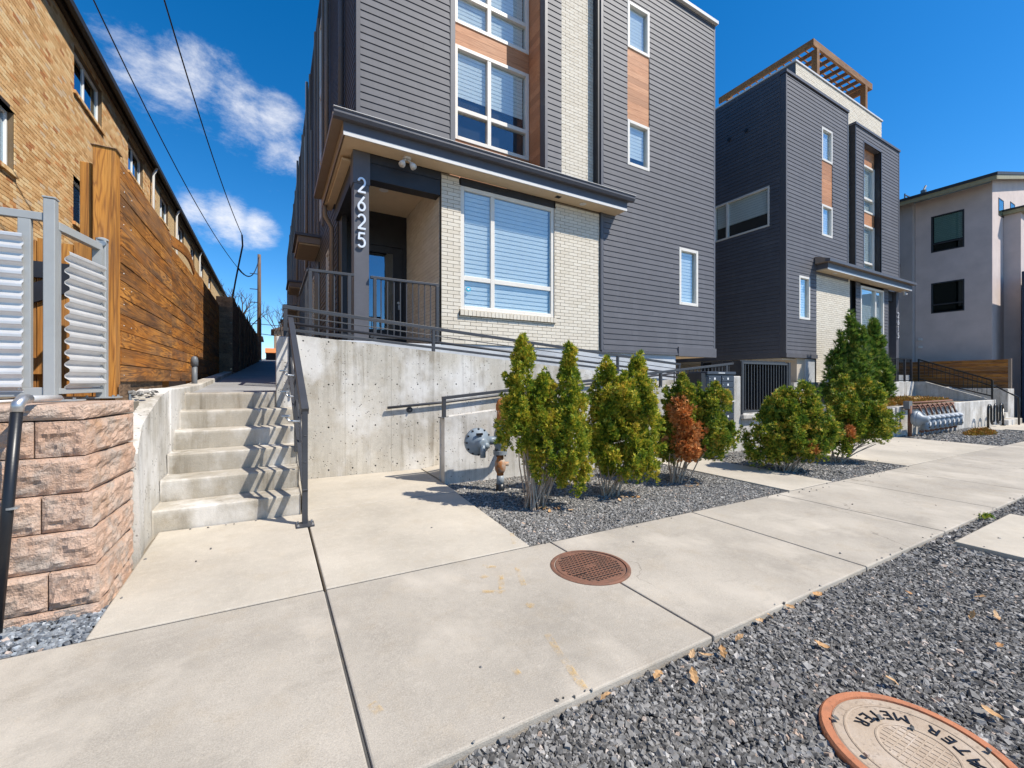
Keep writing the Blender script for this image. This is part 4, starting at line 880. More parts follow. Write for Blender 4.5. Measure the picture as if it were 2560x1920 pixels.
MB().tube([(2.36, 4.42, .38), (2.36, 4.42, .12)], .04, 16).build('riser_pipe', 'rust', ga, smooth=True); MB().lathe([(.045, -.08), (.062, -.05), (.066, 0), (.062, .05), (.045, .08)], (2.36, 4.42, .24), 'Z', 16).build('shutoff_valve', 'rust', ga, smooth=True); MB().tube([(2.36, 4.42, .26), (2.46, 4.40, .26)], .025, 10).build('valve_stem', 'rust', ga, smooth=True)
MB().tube([(2.36, 4.42, .13), (2.36, 4.42, .02)], .044, 14).build('coupling', 'meter', ga, smooth=True); MB().tube([(2.36, 4.42, .03), (2.36, 4.42, -.10)], .052, 16).build('sleeve', 'black', ga, smooth=True)

# ================================================================ IRON COVERS
def letters(txt, fn, size, depth, mat, parent, name):
    for i, ch in enumerate(txt):
        if ch == ' ': continue
        cu = bpy.data.curves.new('glyph', 'FONT'); cu.body = ch; cu.size = size; cu.extrude = depth; cu.align_x = 'CENTER'; cu.align_y = 'CENTER'
        ob = bpy.data.objects.new('glyph', cu); col.objects.link(ob); dg = bpy.context.evaluated_depsgraph_get(); me = bpy.data.meshes.new_from_object(ob.evaluated_get(dg)); bpy.data.objects.remove(ob)
        me.materials.clear(); o = link(name, me, mat, parent); M = fn(i); o.matrix_local = Matrix.Translation(-origin_of(parent)) @ M
mh = thing('manhole_cover', 'round rusty brown studded manhole cover set in the sidewalk', 'manhole cover', (1.9, 2.25, gz(1.9)))
zc = gz(1.9)
MB().lathe([(.272, -.02), (.272, .006), (.262, .010), (.246, .010), (.244, .002), (.244, -.02)], (1.9, 2.25, zc), 'Z', 64).build('frame_ring', 'rust2', mh); MB().lathe([(.238, -.02), (.238, .006), (.234, .008)], (1.9, 2.25, zc), 'Z', 64).build('lid', 'rust2', mh)
m = MB(); mdk = MB(); rr = random.Random(4)
for i in range(-7, 8):
    for j in range(-7, 8):
        x, y = (i+.5*(j % 2))*.031, j*.031
        if math.hypot(x, y) < .216 and not (abs(x) < .055 and abs(y) < .02):
            mdk.box(1.9+x-.0085, 1.9+x+.0085, 2.25+y-.0125, 2.25+y+.0015, zc+.0082, zc+.0090); m.box(1.9+x-.008, 1.9+x+.008, 2.25+y-.001, 2.25+y+.010, zc+.0078, zc+.0125)
stuff(m.build('stud_pattern', 'rust2', mh)); stuff(mdk.build('stud_pits', 'black', mh))
B(1.72, 1.80, 2.17, 2.178, zc+.0083, zc+.012).build('pick_slot', 'black', mh); B(1.86, 1.95, 2.246, 2.254, zc+.0083, zc+.012).build('centre_bar', 'rust2', mh)
mc = thing('meter_cover', 'orange-rimmed iron water meter cover in the dark gravel strip', 'meter cover', (1.955, .575, gz(1.955)-.02))
zc = gz(1.955)-.012
MB().lathe([(.28, -.06), (.28, .0), (.272, .008), (.245, .008), (.243, 0)], (1.955, .575, zc), 'Z', 64).build('rim', 'rim', mc); MB().lathe([(.241, -.05), (.241, .002), (.235, .005)], (1.955, .575, zc), 'Z', 64).build('lid', 'coverface', mc)
MB().lathe([(.205, .0), (.205, .007), (.20, .008), (.195, .007), (.195, .0)], (1.955, .575, zc), 'Z', 64).build('ring_rib', 'coverface', mc); MB().lathe([(.115, .0), (.115, .007), (.11, .008), (.105, .007), (.105, 0)], (1.955, .575, zc), 'Z', 48).build('ring_rib', 'coverface', mc)
def glyph_at(i):
    a = R(100-16.5*(10-i)); rad = .155; p = Vector((1.955+rad*math.cos(a), .575+rad*math.sin(a), zc+.0065)); return Matrix.Translation(p) @ Matrix.Rotation(a+R(90), 4, 'Z')
letters('WATER METER'[::1], glyph_at, .062, .002, 'black', mc, 'raised_letter')
for r_ in range(-3, 4):
    y = .575+r_*.024; h = math.sqrt(max(0, .1**2-(r_*.024)**2)); B(1.955-h, 1.955+h, y-.002, y+.002, zc+.0052, zc+.007).build('hatch_rib', 'coverface', mc); B(1.955+r_*.024-.002, 1.955+r_*.024+.002, .575-h, .575+h, zc+.0052, zc+.0066).build('hatch_rib', 'coverface', mc)
# ================================================================ SECOND TOWNHOUSE
t2 = thing('townhouse', 'second grey townhouse with rooftop timber pergola beyond the driveway', 'townhouse', (13.71, 7.1, 0))
f2, f2b, fl2 = front(7.1), front(7.27), faceL(13.71)
c = MB(); c.box(13.83, 22.0, 9.3, 34, 1.98, 10.7).box(13.83, 17.7, 7.22, 9.3, 4.9, 10.68).box(13.83, 15.6, 7.22, 9.3, 1.98, 4.9).box(15.6, 20.9, 7.22, 9.3, 1.0, 4.9).box(17.72, 18.3, 7.4, 9.3, 4.9, 10.68).box(18.3, 22.0, 7.42, 9.3, 4.9, 10.45)
c.build('wall_core', 'core', t2)
W2 = [(15.89, 16.60, 6.09, 9.71), (14.47, 15.13, 3.205, 4.585)]
lap_siding(t2, f2, 13.77, 17.66, 4.75, 10.68, W2, seed=12); lap_siding(t2, f2, 13.77, 15.54, 2.10, 4.75, W2, seed=13)
B(13.70, 13.77, 7.07, 7.25, 1.98, 10.7).build('corner_trim', 'siding', t2); B(17.66, 17.73, 7.07, 7.4, 4.75, 10.7).build('corner_trim', 'trim', t2); B(13.69, 15.56, 7.05, 7.2, 1.975, 2.10).build('band_board', 'siding', t2)
for z0, z1 in ((6.09, 7.14), (8.6, 9.71)): window(t2, f2, 15.89, 16.6, z0, z1, fw=.07)
k = 7.145
while k < 8.59: MB().box(15.895, 16.595, -.008, .03, k, min(k+.142, 8.595), f2).build('cedar_board', 'cedar', t2); k += .1455
window(t2, f2, 14.47, 15.13, 3.205, 4.585, fw=.07)
bricks(t2, [(f2, 15.56, 17.9, 1.2, 4.85, []), (f2b, 17.73, 18.3, 4.9, 10.6, [])], .225, .0677, 'cream', mort=.008, n_single=300, mortmat='creamort', key=lambda p: (p[2] > 5)*50+p[0])
RB = (18.96, 20.40, 5.03, 10.05)
lap_siding(t2, f2, 18.33, 22.03, 5.3, 10.5, [RB], seed=14); lap_siding(t2, f2, 18.33, 18.68, 1.9, 4.9, seed=15); lap_siding(t2, f2, 20.68, 21.0, 1.9, 4.9, seed=16)
B(18.26, 18.33, 7.07, 7.41, 4.9, 10.5).build('return_wall', 'dark', t2); B(22.03, 22.1, 7.07, 7.3, 5.0, 10.5).build('corner_trim', 'trim', t2); B(17.9, 18.32, 7.2, 7.3, 1.2, 4.9).build('dark_recess', 'dark', t2)  # return wall coloured charcoal for the shade on its left face
B(20.40, 20.46, 7.07, 7.41, 5.0, 10.05).build('recess_jamb', 'dark', t2); B(18.9, 18.96, 7.07, 7.41, 5.0, 10.05).build('recess_jamb', 'trim', t2); B(18.96, 20.4, 7.07, 7.41, 10.05, 10.12).build('recess_head', 'trim', t2)  # right jamb coloured darker for its shade, left one plain trim
f2c = front(7.3); z0 = 5.0
while z0 < 10.0:
    for (p, q, cc, dd) in cut([(18.965, 20.395, z0, z0+.142)], [(18.97, 20.39, 7.66, 9.45), (18.97, 20.39, 5.06, 7.18)]): MB().box(p, q, -.008, .03, cc, dd, f2c).build('cedar_board', 'cedar', t2)
    z0 += .1455
window(t2, f2c, 18.97, 20.39, 7.66, 9.45, mull=(19.45,), trans=(8.2,), fw=.07); window(t2, f2c, 18.97, 20.39, 5.06, 7.18, mull=(19.45,), trans=(5.75,), fw=.07)
window(t2, f2, 18.7, 20.66, 1.6, 4.74, mull=(19.95,), fw=.08)
B(21.0, 21.06, 7.08, 7.4, 1.5, 4.9).build('door_trim', 'trim', t2); B(21.06, 21.9, 8.3, 8.35, 1.5, 4.9).build('entry_door', 'dark', t2); B(21.06, 21.9, 7.2, 8.3, 4.45, 4.85).build('entry_beam', 'dark', t2); B(20.95, 21.06, 7.4, 8.4, 1.5, 4.9).build('porch_side_wall', 'dark', t2)
co2 = B(21.88, 22.12, 7.1, 7.33, 1.2, 4.84).build('porch_column', 'trim', t2); number(co2, '2615', 21.92, 4.0, 7.10, .22, .27)
c2 = MB().box(15.53, 22.25, 6.76, 7.09, 4.88, 5.05).build('canopy', 'trim', t2); B(15.54, 22.24, 6.775, 7.098, 4.845, 4.879).build('soffit', 'soffit', c2); B(15.52, 22.262, 6.735, 6.758, 4.84, 4.90).build('drip_edge', 'whitetrim', c2); B(15.52, 22.262, 6.735, 6.758, 4.90, 5.06).build('fascia', 'trim', c2); B(15.38, 22.4, 6.62, 6.757, 5.065, 5.15).build('gutter', 'trim', c2)
MB().hexa([(15.4, 6.64, 5.06), (22.38, 6.64, 5.06), (22.38, 7.06, 5.06), (15.4, 7.06, 5.06), (15.4, 6.64, 5.155), (22.38, 6.64, 5.155), (22.38, 7.06, 5.30), (15.4, 7.06, 5.30)]).build('canopy_roof', 'taupe', c2)
for x in (16.4, 17.6): MB().lathe([(.07, 0), (.07, .006)], (x, 6.92, 4.838), 'Z', 16).build('downlight', 'whitetrim', c2)
# left flank
LW2 = (7.56, 9.5, 6.15, 7.43)
lap_siding(t2, fl2, 7.25, 34, 2.12, 10.72, [LW2], seed=18, maxlen=60)
B(13.69, 13.8, 7.25, 34, 1.96, 2.12).build('band_board', 'siding', t2); window(t2, fl2, *LW2, mull=(9.0,), fw=.06, bl_drop=.68)
B(13.68, 17.75, 7.04, 34, 10.72, 10.80).build('parapet_cap', 'trim', t2); B(18.24, 22.12, 7.04, 34, 10.5, 10.58).build('parapet_cap', 'trim', t2)
# roof parapet in brick
bricks(t2, [(front(7.62), 15.35, 22.0, 10.7, 12.0, [])], .225, .0677, 'cream', mort=.008, n_single=0, mortmat='creamort'); B(15.35, 22.0, 7.642, 12, 10.81, 12.0).build('parapet_wall', 'siding', t2); B(15.3, 22.05, 7.58, 12, 12.005, 12.06).build('parapet_coping', 'whitetrim', t2)
# podium
B(14.5, 15.44, 7.16, 33, -.4, 1.97).build('podium_wall', 'tanwall', t2); B(14.95, 15.5, 7.11, 7.158, -.4, 1.95).build('podium_pier', 'foundation', t2)
B(13.75, 22, 7.21, 34, 1.90, 1.955).build('podium_soffit', 'tanwall', t2)
for y in (8.3, 8.9): MB().lathe([(.06, 0), (.06, .08), (.03, .1)], (13.66, y, 9.55), 'X', 10).build('wall_vent', 'dark', t2)
# pergola
pg = thing('rooftop_pergola', 'brown timber pergola on the roof of the second townhouse', 'pergola', (16.95, 7.75, 11.7))
P = 'pergola'
for x in (16.95, 20.75):
    for y in (7.75, 11.0): B(x-.09, x+.09, y-.09, y+.09, 12.065, 13.10).build('post', P, pg)
B(16.7, 21.2, 7.66, 7.74, 13.10, 13.34).build('front_beam', P, pg); B(16.7, 21.2, 10.95, 11.03, 13.10, 13.34).build('rear_beam', P, pg)
B(16.62, 16.698, 7.66, 11.3, 13.105, 13.345).build('side_beam', P, pg); B(21.202, 21.28, 7.66, 11.3, 13.105, 13.345).build('side_beam', P, pg)
for i in range(9): x = 17.1+.46*i; B(x, x+.05, 7.745, 10.945, 13.12, 13.26).build('rafter', P, pg)
for i in range(12): y = 7.85+.26*i; B(16.72, 21.18, y, y+.035, 13.345, 13.39).build('lath', P, pg)
# garage gap between the two townhouses
gg = thing('garage_wall', 'dark recessed garage wall under the gap between the townhouses', 'wall', (11, 12, 0))
B(8.77, 14.49, 12.0, 12.15, -.3, 1.9).build('rear_wall', 'tanwall', gg); B(9.0, 9.08, 9.5, 11.99, -.3, 1.88).build('side_wall', 'core', gg)
B(10.28, 13.69, 11.5, 11.9, 1.9, 2.4).build('header_beam', 'dark', gg)

# ================================================================ STUCCO BUILDING and far right
b3 = thing('stucco_building', 'mauve stucco building with slanted dark-edged roof at the right', 'building', (26, 5.36, 0))
w3 = [(7.2, 6.15, 7.04, 8.68), (7.2, 6.15, 4.29, 5.66)]
hl = faceL(26.0); hs = [(6.15, 7.21, 7.04, 8.68), (6.15, 7.21, 4.29, 5.66)]
m = MB(); 
for (p, q, cc, dd) in cut([(5.36, 7.75, -.4, 9.0)], hs): m.box(p, q, 0, .15, cc, dd, hl)
m.hexa([(26, 5.36, 9.0), (26.15, 5.36, 9.0), (26.15, 7.75, 9.0), (26, 7.75, 9.0), (26, 5.36, 9.5), (26.15, 5.36, 9.5), (26.15, 7.75, 9.5), (26, 7.75, 9.5)])
m.build('side_wall', 'stucco', b3); B(26.16, 33, 5.37, 26, -.4, 9.3).build('wall_core', 'core', b3)
MB().hexa([(26.01, 5.34, -.4), (34, 5.34, -.4), (34, 5.369, -.4), (26.01, 5.369, -.4), (26.01, 5.34, 9.66), (34, 5.34, 11.55), (34, 5.369, 11.55), (26.01, 5.369, 9.66)]).build('front_wall', 'stucco', b3); B(25.7, 25.999, 7.76, 26, -.4, 9.48).build('rear_side_wall', 'stucco2', b3); B(25.1, 25.699, 8.4, 26, -.4, 6.6).build('rear_wing', 'stucco2', b3); B(24.9, 26, 8.2, 26, 6.6, 6.75).build('rear_wing_roof', 'roofdark', b3)
for a, b, c0, d0 in hs:
    window(b3, hl, a, b, c0, d0, trans=(c0+.38,), fw=.05, proud=.01, depth=.14, fmat='roofdark', gmat='glassd', blind=1 if c0 > 6 else 0, bl_drop=.75)
for y in (6.4,): MB().hexa([(25.2, 5.03, 9.50), (36, 5.03, 12.07), (36, 12, 12.07), (25.2, 12, 9.50), (25.2, 5.03, 9.62), (36, 5.03, 12.19), (36, 12, 12.19), (25.2, 12, 9.62)]).build('roof', 'roofdark', b3)
MB().hexa([(25.24, 5.06, 9.34), (25.3, 5.06, 9.34), (25.3, 12, 9.34), (25.24, 12, 9.34), (25.24, 5.06, 9.505), (25.3, 5.06, 9.515), (25.3, 12, 9.515), (25.24, 12, 9.505)]).build('fascia', 'olive', b3); MB().hexa([(25.302, 5.055, 9.35), (36, 5.055, 11.9), (36, 5.11, 11.9), (25.302, 5.11, 9.35), (25.302, 5.055, 9.52), (36, 5.055, 12.065), (36, 5.11, 12.065), (25.302, 5.11, 9.52)]).build('fascia', 'olive', b3)
for x0, z0 in ((26.85, 8.3), (28.6, 8.5)): window(b3, front(5.335), x0, x0+.75, z0, z0+.75, fw=.05, proud=.01, depth=.002, inset=-.004, fmat='roofdark', gmat='glassd', blind=0)
B(27.6, 33, 4.85, 5.335, -.4, 8.4).build('front_wing', 'stucco', b3); B(27.45, 33.2, 4.7, 5.33, 8.4, 8.55).build('wing_roof', 'olive', b3); B(27.4, 33.25, 4.65, 5.33, 8.552, 8.62).build('wing_roof_edge', 'roofdark', b3)
for y in (5.9, 6.6): MB().lathe([(.09, 0), (.09, .05), (.05, .09)], (25.99, y, 1.75), 'X', 12).build('vent_hood', 'whitetrim', b3).rotation_euler = (0, 0, 0)
for z in (2.75, 3.1): B(25.9, 25.998, 7.5, 7.62, z, z+.1).build('wall_light', 'whitetrim', b3)
tag(B(26.5, 38, 3.3, 4.64, -.6, 5.7).build('navy_building', 'navy', None, .02), 'dark navy blue building wall at the far right edge', 'building')

# ---- planter, stairs, meters at the second townhouse
pw = thing('planter_wall', 'low concrete planter wall with gas meters in front of second townhouse', 'planter', (14, 4.55, 0))
B(14.06, 22.4, 4.55, 4.73, -.5, .565).build('front_wall', 'wall2', pw, .012); B(13.9, 14.055, 4.58, 7.0, -.4, .545).build('side_wall', 'wall2', pw, .012); B(15.45, 22.4, 6.70, 6.9, .3, 1.215).build('back_wall', 'wall2', pw, .012); B(14.06, 22.4, 4.735, 6.69, -.3, .50).build('planter_soil', 'ground', pw)
B(13.9, 15.445, 6.95, 7.1, .2, 1.20).build('back_wall', 'wall2', pw)
m = MB(); m.prism([(4.55, -.5), (6.9, -.5), (6.9, 1.21), (6.4, 1.21), (4.75, .6), (4.55, .57)], lambda u, d, w_: (d, u, w_), 22.402, 22.58); m.build('stair_side_wall', 'wall2', pw, .01)
B(15.5, 24.4, 6.91, 7.06, .2, 1.2).build('porch_slab', 'foundation', pw); B(15.5, 24.4, 7.4, 9, 1.0, 1.5).build('porch_floor', 'foundation', pw)
s2 = thing('porch_stairs', 'concrete steps climbing to the second townhouse porch', 'stairs', (23.4, 4.2, -.33))
for i in range(7): m = B(22.59, 24.35, 4.25+.31*i, 4.56+.31*i if i < 6 else 6.9, -.5, -.33+.19*(i+1)).build('step', 'step', s2, .008)
r2 = thing('porch_stair_railing', 'black sloping stair railing at the second townhouse', 'railing', (22.49, 4.6, .6))
K = 'black'
MB().bar((22.49, 6.6, 2.10), (22.49, 4.62, 1.27), .05, .05).build('top_rail', K, r2); MB().bar((22.49, 6.6, 1.9), (22.49, 4.62, 1.07), .04, .04).build('handrail', K, r2); MB().bar((22.49, 6.6, 1.33), (22.49, 4.62, .70), .04, .04).build('bottom_rail', K, r2)
for y, z0, z1 in ((4.62, .58, 1.27), (6.6, 1.21, 2.12)): B(22.465, 22.515, y-.025, y+.025, z0, z1).build('post', K, r2)
for i in range(15): y = 4.75+.12*i; z = 1.27+(y-4.62)*.419; B(22.482, 22.498, y-.007, y+.007, z-.55, z-.02).build('baluster', K, r2)
MB().tube([(22.9, 4.62, 1.05), (23.15, 4.15, .68), (23.18, 4.12, .64), (23.18, 4.12, -.32)], .028, 8).build('grab_rail', K, r2, smooth=True); MB().tube([(22.49, 4.64, 1.08), (22.9, 4.62, 1.05)], .024, 8).build('grab_rail', K, r2, smooth=True)
r3 = thing('porch_guard_rail', 'black guard rail with wire mesh on the second townhouse porch edge', 'railing', (20.3, 6.8, 1.22))
for z in (1.26, 2.11): MB().bar((18.9, 6.8, z), (22.4, 6.8, z), .04, .035).build('rail', K, r3)
for x in (18.92, 20.9, 21.75, 22.38): B(x-.03, x+.03, 6.77, 6.83, 1.217, 2.12).build('post', 'rail' if x > 20 else K, r3)
for i in range(30): x = 19.05+.112*i; B(x-.007, x+.007, 6.793, 6.807, 1.28, 2.10).build('baluster', K, r3)
mt = thing('gas_meter_bank', 'row of grey gas meters with tangled pipes on the planter wall', 'gas meters', (15, 4.3, -.2))
for i in range(8):
    x = 15.05+.36*i; body = MB().lathe([(.07, -.05), (.095, -.03), (.10, .0), (.10, .19), (.085, .215)], (x, 4.29, 0), 'Z', 16).build('meter', 'meter', mt, smooth=True); MB().lathe([(.075, 0), (.11, .012), (.115, .05), (.08, .09), (.03, .10)], (x, 4.29, .22), 'Z', 16).build('meter_head', 'foundation', body, smooth=True); MB().lathe([(.05, 0), (.05, -.012)], (x, 4.19, .12), 'Y', 12).build('dial', 'whitetrim', body); B(x-.05, x+.05, 4.187, 4.192, -.0, .05).build('label_plate', 'black', body)
    MB().tube([(x-.08, 4.32, .32), (x-.08, 4.36, .5), (x-.02, 4.40, .56), (x, 4.46, .60)], .022, 8).build('pipe', 'rust2', mt, smooth=True); MB().tube([(x+.08, 4.32, .32), (x+.08, 4.38, .42), (x+.12, 4.45, .5)], .022, 8).build('pipe', 'meter', mt, smooth=True); MB().tube([(x, 4.35, .02), (x, 4.36, -.30)], .03, 8).build('pipe', 'meter', mt, smooth=True); MB().lathe([(.045, -.03), (.05, 0), (.045, .03)], (x, 4.355, -.1), 'Z', 10).build('fitting', 'rust2', mt)
for z, y in ((.58, 4.47), (.66, 4.5), (.52, 4.48)): MB().tube([(14.4, y, z), (17.9, y, z)], .028, 8).build('manifold', 'rust2', mt, smooth=True)
MB().lathe([(.2, -.03), (.2, .03), (.15, .08), (.06, .1)], (14.35, 4.25, .28), 'Y', 24).build('regulator', 'meter', mt, smooth=True); MB().lathe([(.2, .0), (.19, -.04), (.1, -.10), (.07, -.2)], (14.35, 4.23, .28), 'Y', 24).build('regulator_front', 'meter', mt, smooth=True); MB().tube([(14.55, 4.3, .25), (14.85, 4.3, .25), (14.9, 4.3, .1)], .07, 10).build('regulator_pipe', 'meter', mt, smooth=True); MB().tube([(14.4, 4.4, .6), (14.4, 4.4, -.28)], .045, 10).build('riser_pipe', 'rust2', mt, smooth=True); B(14.3, 14.5, 4.38, 4.5, .52, .72).build('shutoff', 'pvc', mt)
bk = thing('bike_rack', 'black serpentine loop bike rack beside the planter wall', 'bike rack', (20.5, 4.25, -.29))
pts = [(20.25, 4.25, -.29)]; x = 20.25
for i in range(5):
    up_ = i % 2 == 0; zc_ = .30 if up_ else -.02
    if i == 0: pts.append((x, 4.25, .30))
    for k in range(1, 9): a = math.pi-math.pi*k/8; pts.append((x+.165+.165*math.cos(a), 4.25, zc_+(.165*math.sin(a) if up_ else -.165*math.sin(a))))
    x += .33; pts.append((x, 4.25, -.02 if up_ and i < 4 else .30))
pts.append((x, 4.25, -.29)); MB().tube(pts, .03, 10).build('loop_tube', 'black', bk, smooth=True)
for xx in (20.25, x): MB().lathe([(.07, 0), (.07, .012)], (xx, 4.25, -.288-.0), 'Z', 16).build('foot_flange', 'black', bk)
rf = thing('timber_fence', 'orange-brown horizontal timber fence on the concrete wall at right', 'fence', (25, 4.7, .95))
for i in range(8): B(25.0, 25.03, 4.72, 8.3, .96+.142*i, .96+.142*i+.136).build('fence_board', 'fence', rf)
B(24.99, 25.08, 4.63, 4.715, .95, 2.12).build('fence_post', 'taupe', rf)
tag(B(24.36, 25.2, 4.6, 8.4, -.5, .945).build('stair_flank_wall', 'wall2', None, .012), 'concrete wall carrying the timber fence right of the far steps', 'wall')
fg = thing('small_flag', 'small red and white striped flag stuck in the planter edge', 'flag', (20.0, 6.75, 1.21)); MB().tube([(20.1, 6.75, 1.2), (20.02, 6.75, 1.75)], .008, 6).build('stick', 'white', fg)
for i in range(6): B(19.92+.01*i, 20.10+.01*i, 6.745, 6.752, 1.70-.05*i, 1.75-.05*i).build('stripe', 'red' if i % 2 == 0 else 'white', fg)

# ================================================================ LIGHTS ON THE CANOPY, WIRES, POLE, BACKGROUND
fd = thing('floodlight', 'white twin-head floodlight under the corner of the porch canopy', 'floodlight', (1.98, 6.95, 4.94))
MB().lathe([(.07, 0), (.07, -.02), (.055, -.03)], (1.95, 6.93, 4.943), 'Z', 20).build('base', 'whitetrim', fd)
for s_ in (-1, 1):
    MB().tube([(1.95+.02*s_, 6.93, 4.91), (1.95+.07*s_, 6.91, 4.86)], .014, 8).build('arm', 'whitetrim', fd, smooth=True); h = MB(); a = Vector((1.95+.06*s_, 6.92, 4.87)); d = Vector((.35*s_, -.45, -.82)).normalized(); h.tube([a, a+d*.03, a+d*.07, a+d*.11], [.02, .035, .05, .055], 16); h.build('lamp_head', 'whitetrim', fd, smooth=True)
fd2 = thing('floodlight', 'small white floodlight under the far canopy corner', 'floodlight', (21.95, 6.9, 4.84)); MB().lathe([(.07, 0), (.07, -.03)], (21.95, 6.9, 4.843), 'Z', 12).build('base', 'whitetrim', fd2); MB().tube([(21.95, 6.9, 4.8), (22.0, 6.85, 4.68)], [.03, .07], 12).build('lamp_head', 'whitetrim', fd2)
up_ = thing('utility_pole', 'brown wooden utility pole at the far end of the alley', 'utility pole', (-.96, 45, 3))
MB().tube([(-.96, 45, 2.9), (-.96, 45, 8), (-.96, 45, 12.8)], [.2, .17, .14], 10).build('pole', 'pole', up_, smooth=True)
for z in (11.0, 9.6, 8.4): MB().bar((-1.7, 45, z), (-.96, 45, z), .06, .06).build('step_bracket', 'cable', up_)
def wire(name, pts, r, label, mat='cable'):
    P_ = [Vector(p) for p in pts]; return tag(MB().tube(P_, r, 6).build(name, mat, None, smooth=True), label, 'wire')
def sagl(a, b, s_, n=14): a, b = Vector(a), Vector(b); return [a.lerp(b, i/n)-Vector((0, 0, s_*4*(i/n)*(1-i/n))) for i in range(n+1)]
wire('overhead_wire', sagl(WA[0], WA[1], .35), .012, 'thicker overhead wire crossing the sky from top to the alley junction')
wire('overhead_wire', sagl(WB_[0], WB_[1], .45), .010, 'thin overhead wire left of the thicker one crossing the clouds')
wire('cable_bundle', [WA[1], WA[1]+Vector((.02, 0, -.4)), WB_[1], WB_[1]+Vector((-.08, 0, -.5)), WB_[1]+Vector((-.19, 0, -1.27))], .03, 'thick dark cable bundle hanging above the fence')
wire('overhead_wire', sagl(WB_[1], (-.96, 45, 12.6), .9), .03, 'sagging wire from the cable bundle to the utility pole')
for i, (z0, x1, z1, lb) in enumerate([(6.9, 6, 6.4, 'upper of the wires crossing behind the utility pole'), (6.3, 6, 5.2, 'lower wire crossing behind the utility pole')]): wire('overhead_wire', sagl((-8, 45.4, z0+.3), (x1, 45.4, z1), .3), .03, lb)
def house(name, x0, x1, y, z0, z1, zr, wm, label):
    h = thing(name, label, 'house', (x0, y, z0)); B(x0, x1, y, y+8, z0, z1).build('wall', wm, h); cx = (x0+x1)/2
    MB().prism([(x0-.4, z1-.1), (x1+.4, z1-.1), (cx, zr)], lambda u, d, w_: (u, d, w_), y-.4, y+8.4).build('roof', 'roofred', h)
    for i in range(2): xx = x0+(x1-x0)*(.3+.4*i); q = B(xx-.4, xx+.4, y-.03, y-.001, z0+1.2, z0+2.4).build('window', 'glassd', h); B(xx-.46, xx+.46, y-.025, y-.0005, z0+1.12, z0+1.2).build('sill', 'whitetrim', q)
house('house', -6.0, -1.3, 62, 3.2, 6.9, 8.2, 'house1', 'pale house glimpsed past the utility pole')
house('house', .35, 7, 66, 3.2, 8.3, 9.6, 'house2', 'tan house glimpsed above the alley by the ramp rail')
tag(MB().hexa([(-.55, 50, 4.15), (2.2, 50, 4.15), (2.2, 51.5, 4.15), (-.55, 51.5, 4.15), (-.55, 50.3, 4.62), (2.2, 50.3, 4.62), (2.2, 51.5, 4.7), (-.55, 51.5, 4.7)]).build('awning', 'orange', None), 'orange awning at the far end of the alley', 'awning')
tag(B(-.5, 2.2, 51.55, 52.5, 2.8, 4.6).build('shed', 'navy', None), 'dark blue shed behind the orange awning', 'shed')
def bare_tree(name, base, h, seed, label, spread=.5, r0=None):
    rr = random.Random(seed); t = thing(name, label, 'tree', base); trunk = MB(); twig = MB(); base = Vector(base)
    def grow(m, p, d, L, r, depth):
        q = p+d*L*.5+Vector((rr.uniform(-.04, .04), rr.uniform(-.04, .04), 0))*L; e = q+(d+Vector((rr.uniform(-.15, .15), rr.uniform(-.15, .15), .08))).normalized()*L*.5
        (trunk if depth < 2 else twig).tube([p, q, e], [r, r*.85, r*.65], 6 if depth < 2 else 4, cap=False)
        if depth < 5:
            for k in range(3 if depth < 3 else 2):
                a = rr.uniform(0, 6.28); nd = (d+Vector((math.cos(a), math.sin(a), rr.uniform(-.1, .4)))*rr.uniform(spread*.7, spread*1.4)).normalized(); grow(m, p.lerp(e, rr.uniform(.65, 1)), nd, L*rr.uniform(.55, .78), r*.55, depth+1)
    grow(trunk, base, Vector((0, 0, 1)), h*.32, r0 or h*.019, 0); trunk.build('trunk', 'bark', t, smooth=True); twig.build('crown', 'bark', t); return t
bare_tree('bare_tree', (-3.0, 50, 3), 11, 3, 'bare tree left of the utility pole'); bare_tree('bare_tree', (.9, 56, 3.1), 9.5, 5, 'leafless tree right of the utility pole above the awning', .45); bare_tree('bare_tree', (-1.9, 36, 2.4), 6.6, 9, 'thin leafless tree rising behind the dark alley fence', .4)
ro = thing('roof_equipment', 'rooftop antenna and vent pipes behind the second townhouse', 'antenna', (30, 9, 10)); MB().tube([(29.6, 8.5, 10.0), (29.6, 8.5, 11.2)], .12, 8).build('vent', 'pvc', ro); MB().tube([(29.6, 8.5, 11.2), (29.9, 8.5, 11.5)], .05, 6).build('antenna', 'pvc', ro)
for i in range(4): MB().tube([(27.2+.5*i, 8.5, 9.9), (27.2+.5*i, 8.5, 10.5)], .03, 6).build('stand', 'pvc', ro)
MB().tube([(27.2, 8.5, 10.45), (28.7, 8.5, 10.45)], .03, 6).build('rail', 'pvc', ro)

tag(MB().tube([(-2.1, 3.30, 1.135), (-1.7, 3.34, 1.14), (-1.45, 3.30, 1.15), (-1.3, 3.36, 1.137), (-1.22, 3.42, 1.14)], .007, 6).build('hose', 'whitetrim', None, smooth=True), 'thin pale hose lying on the block wall under the corrugated panel', 'hose')
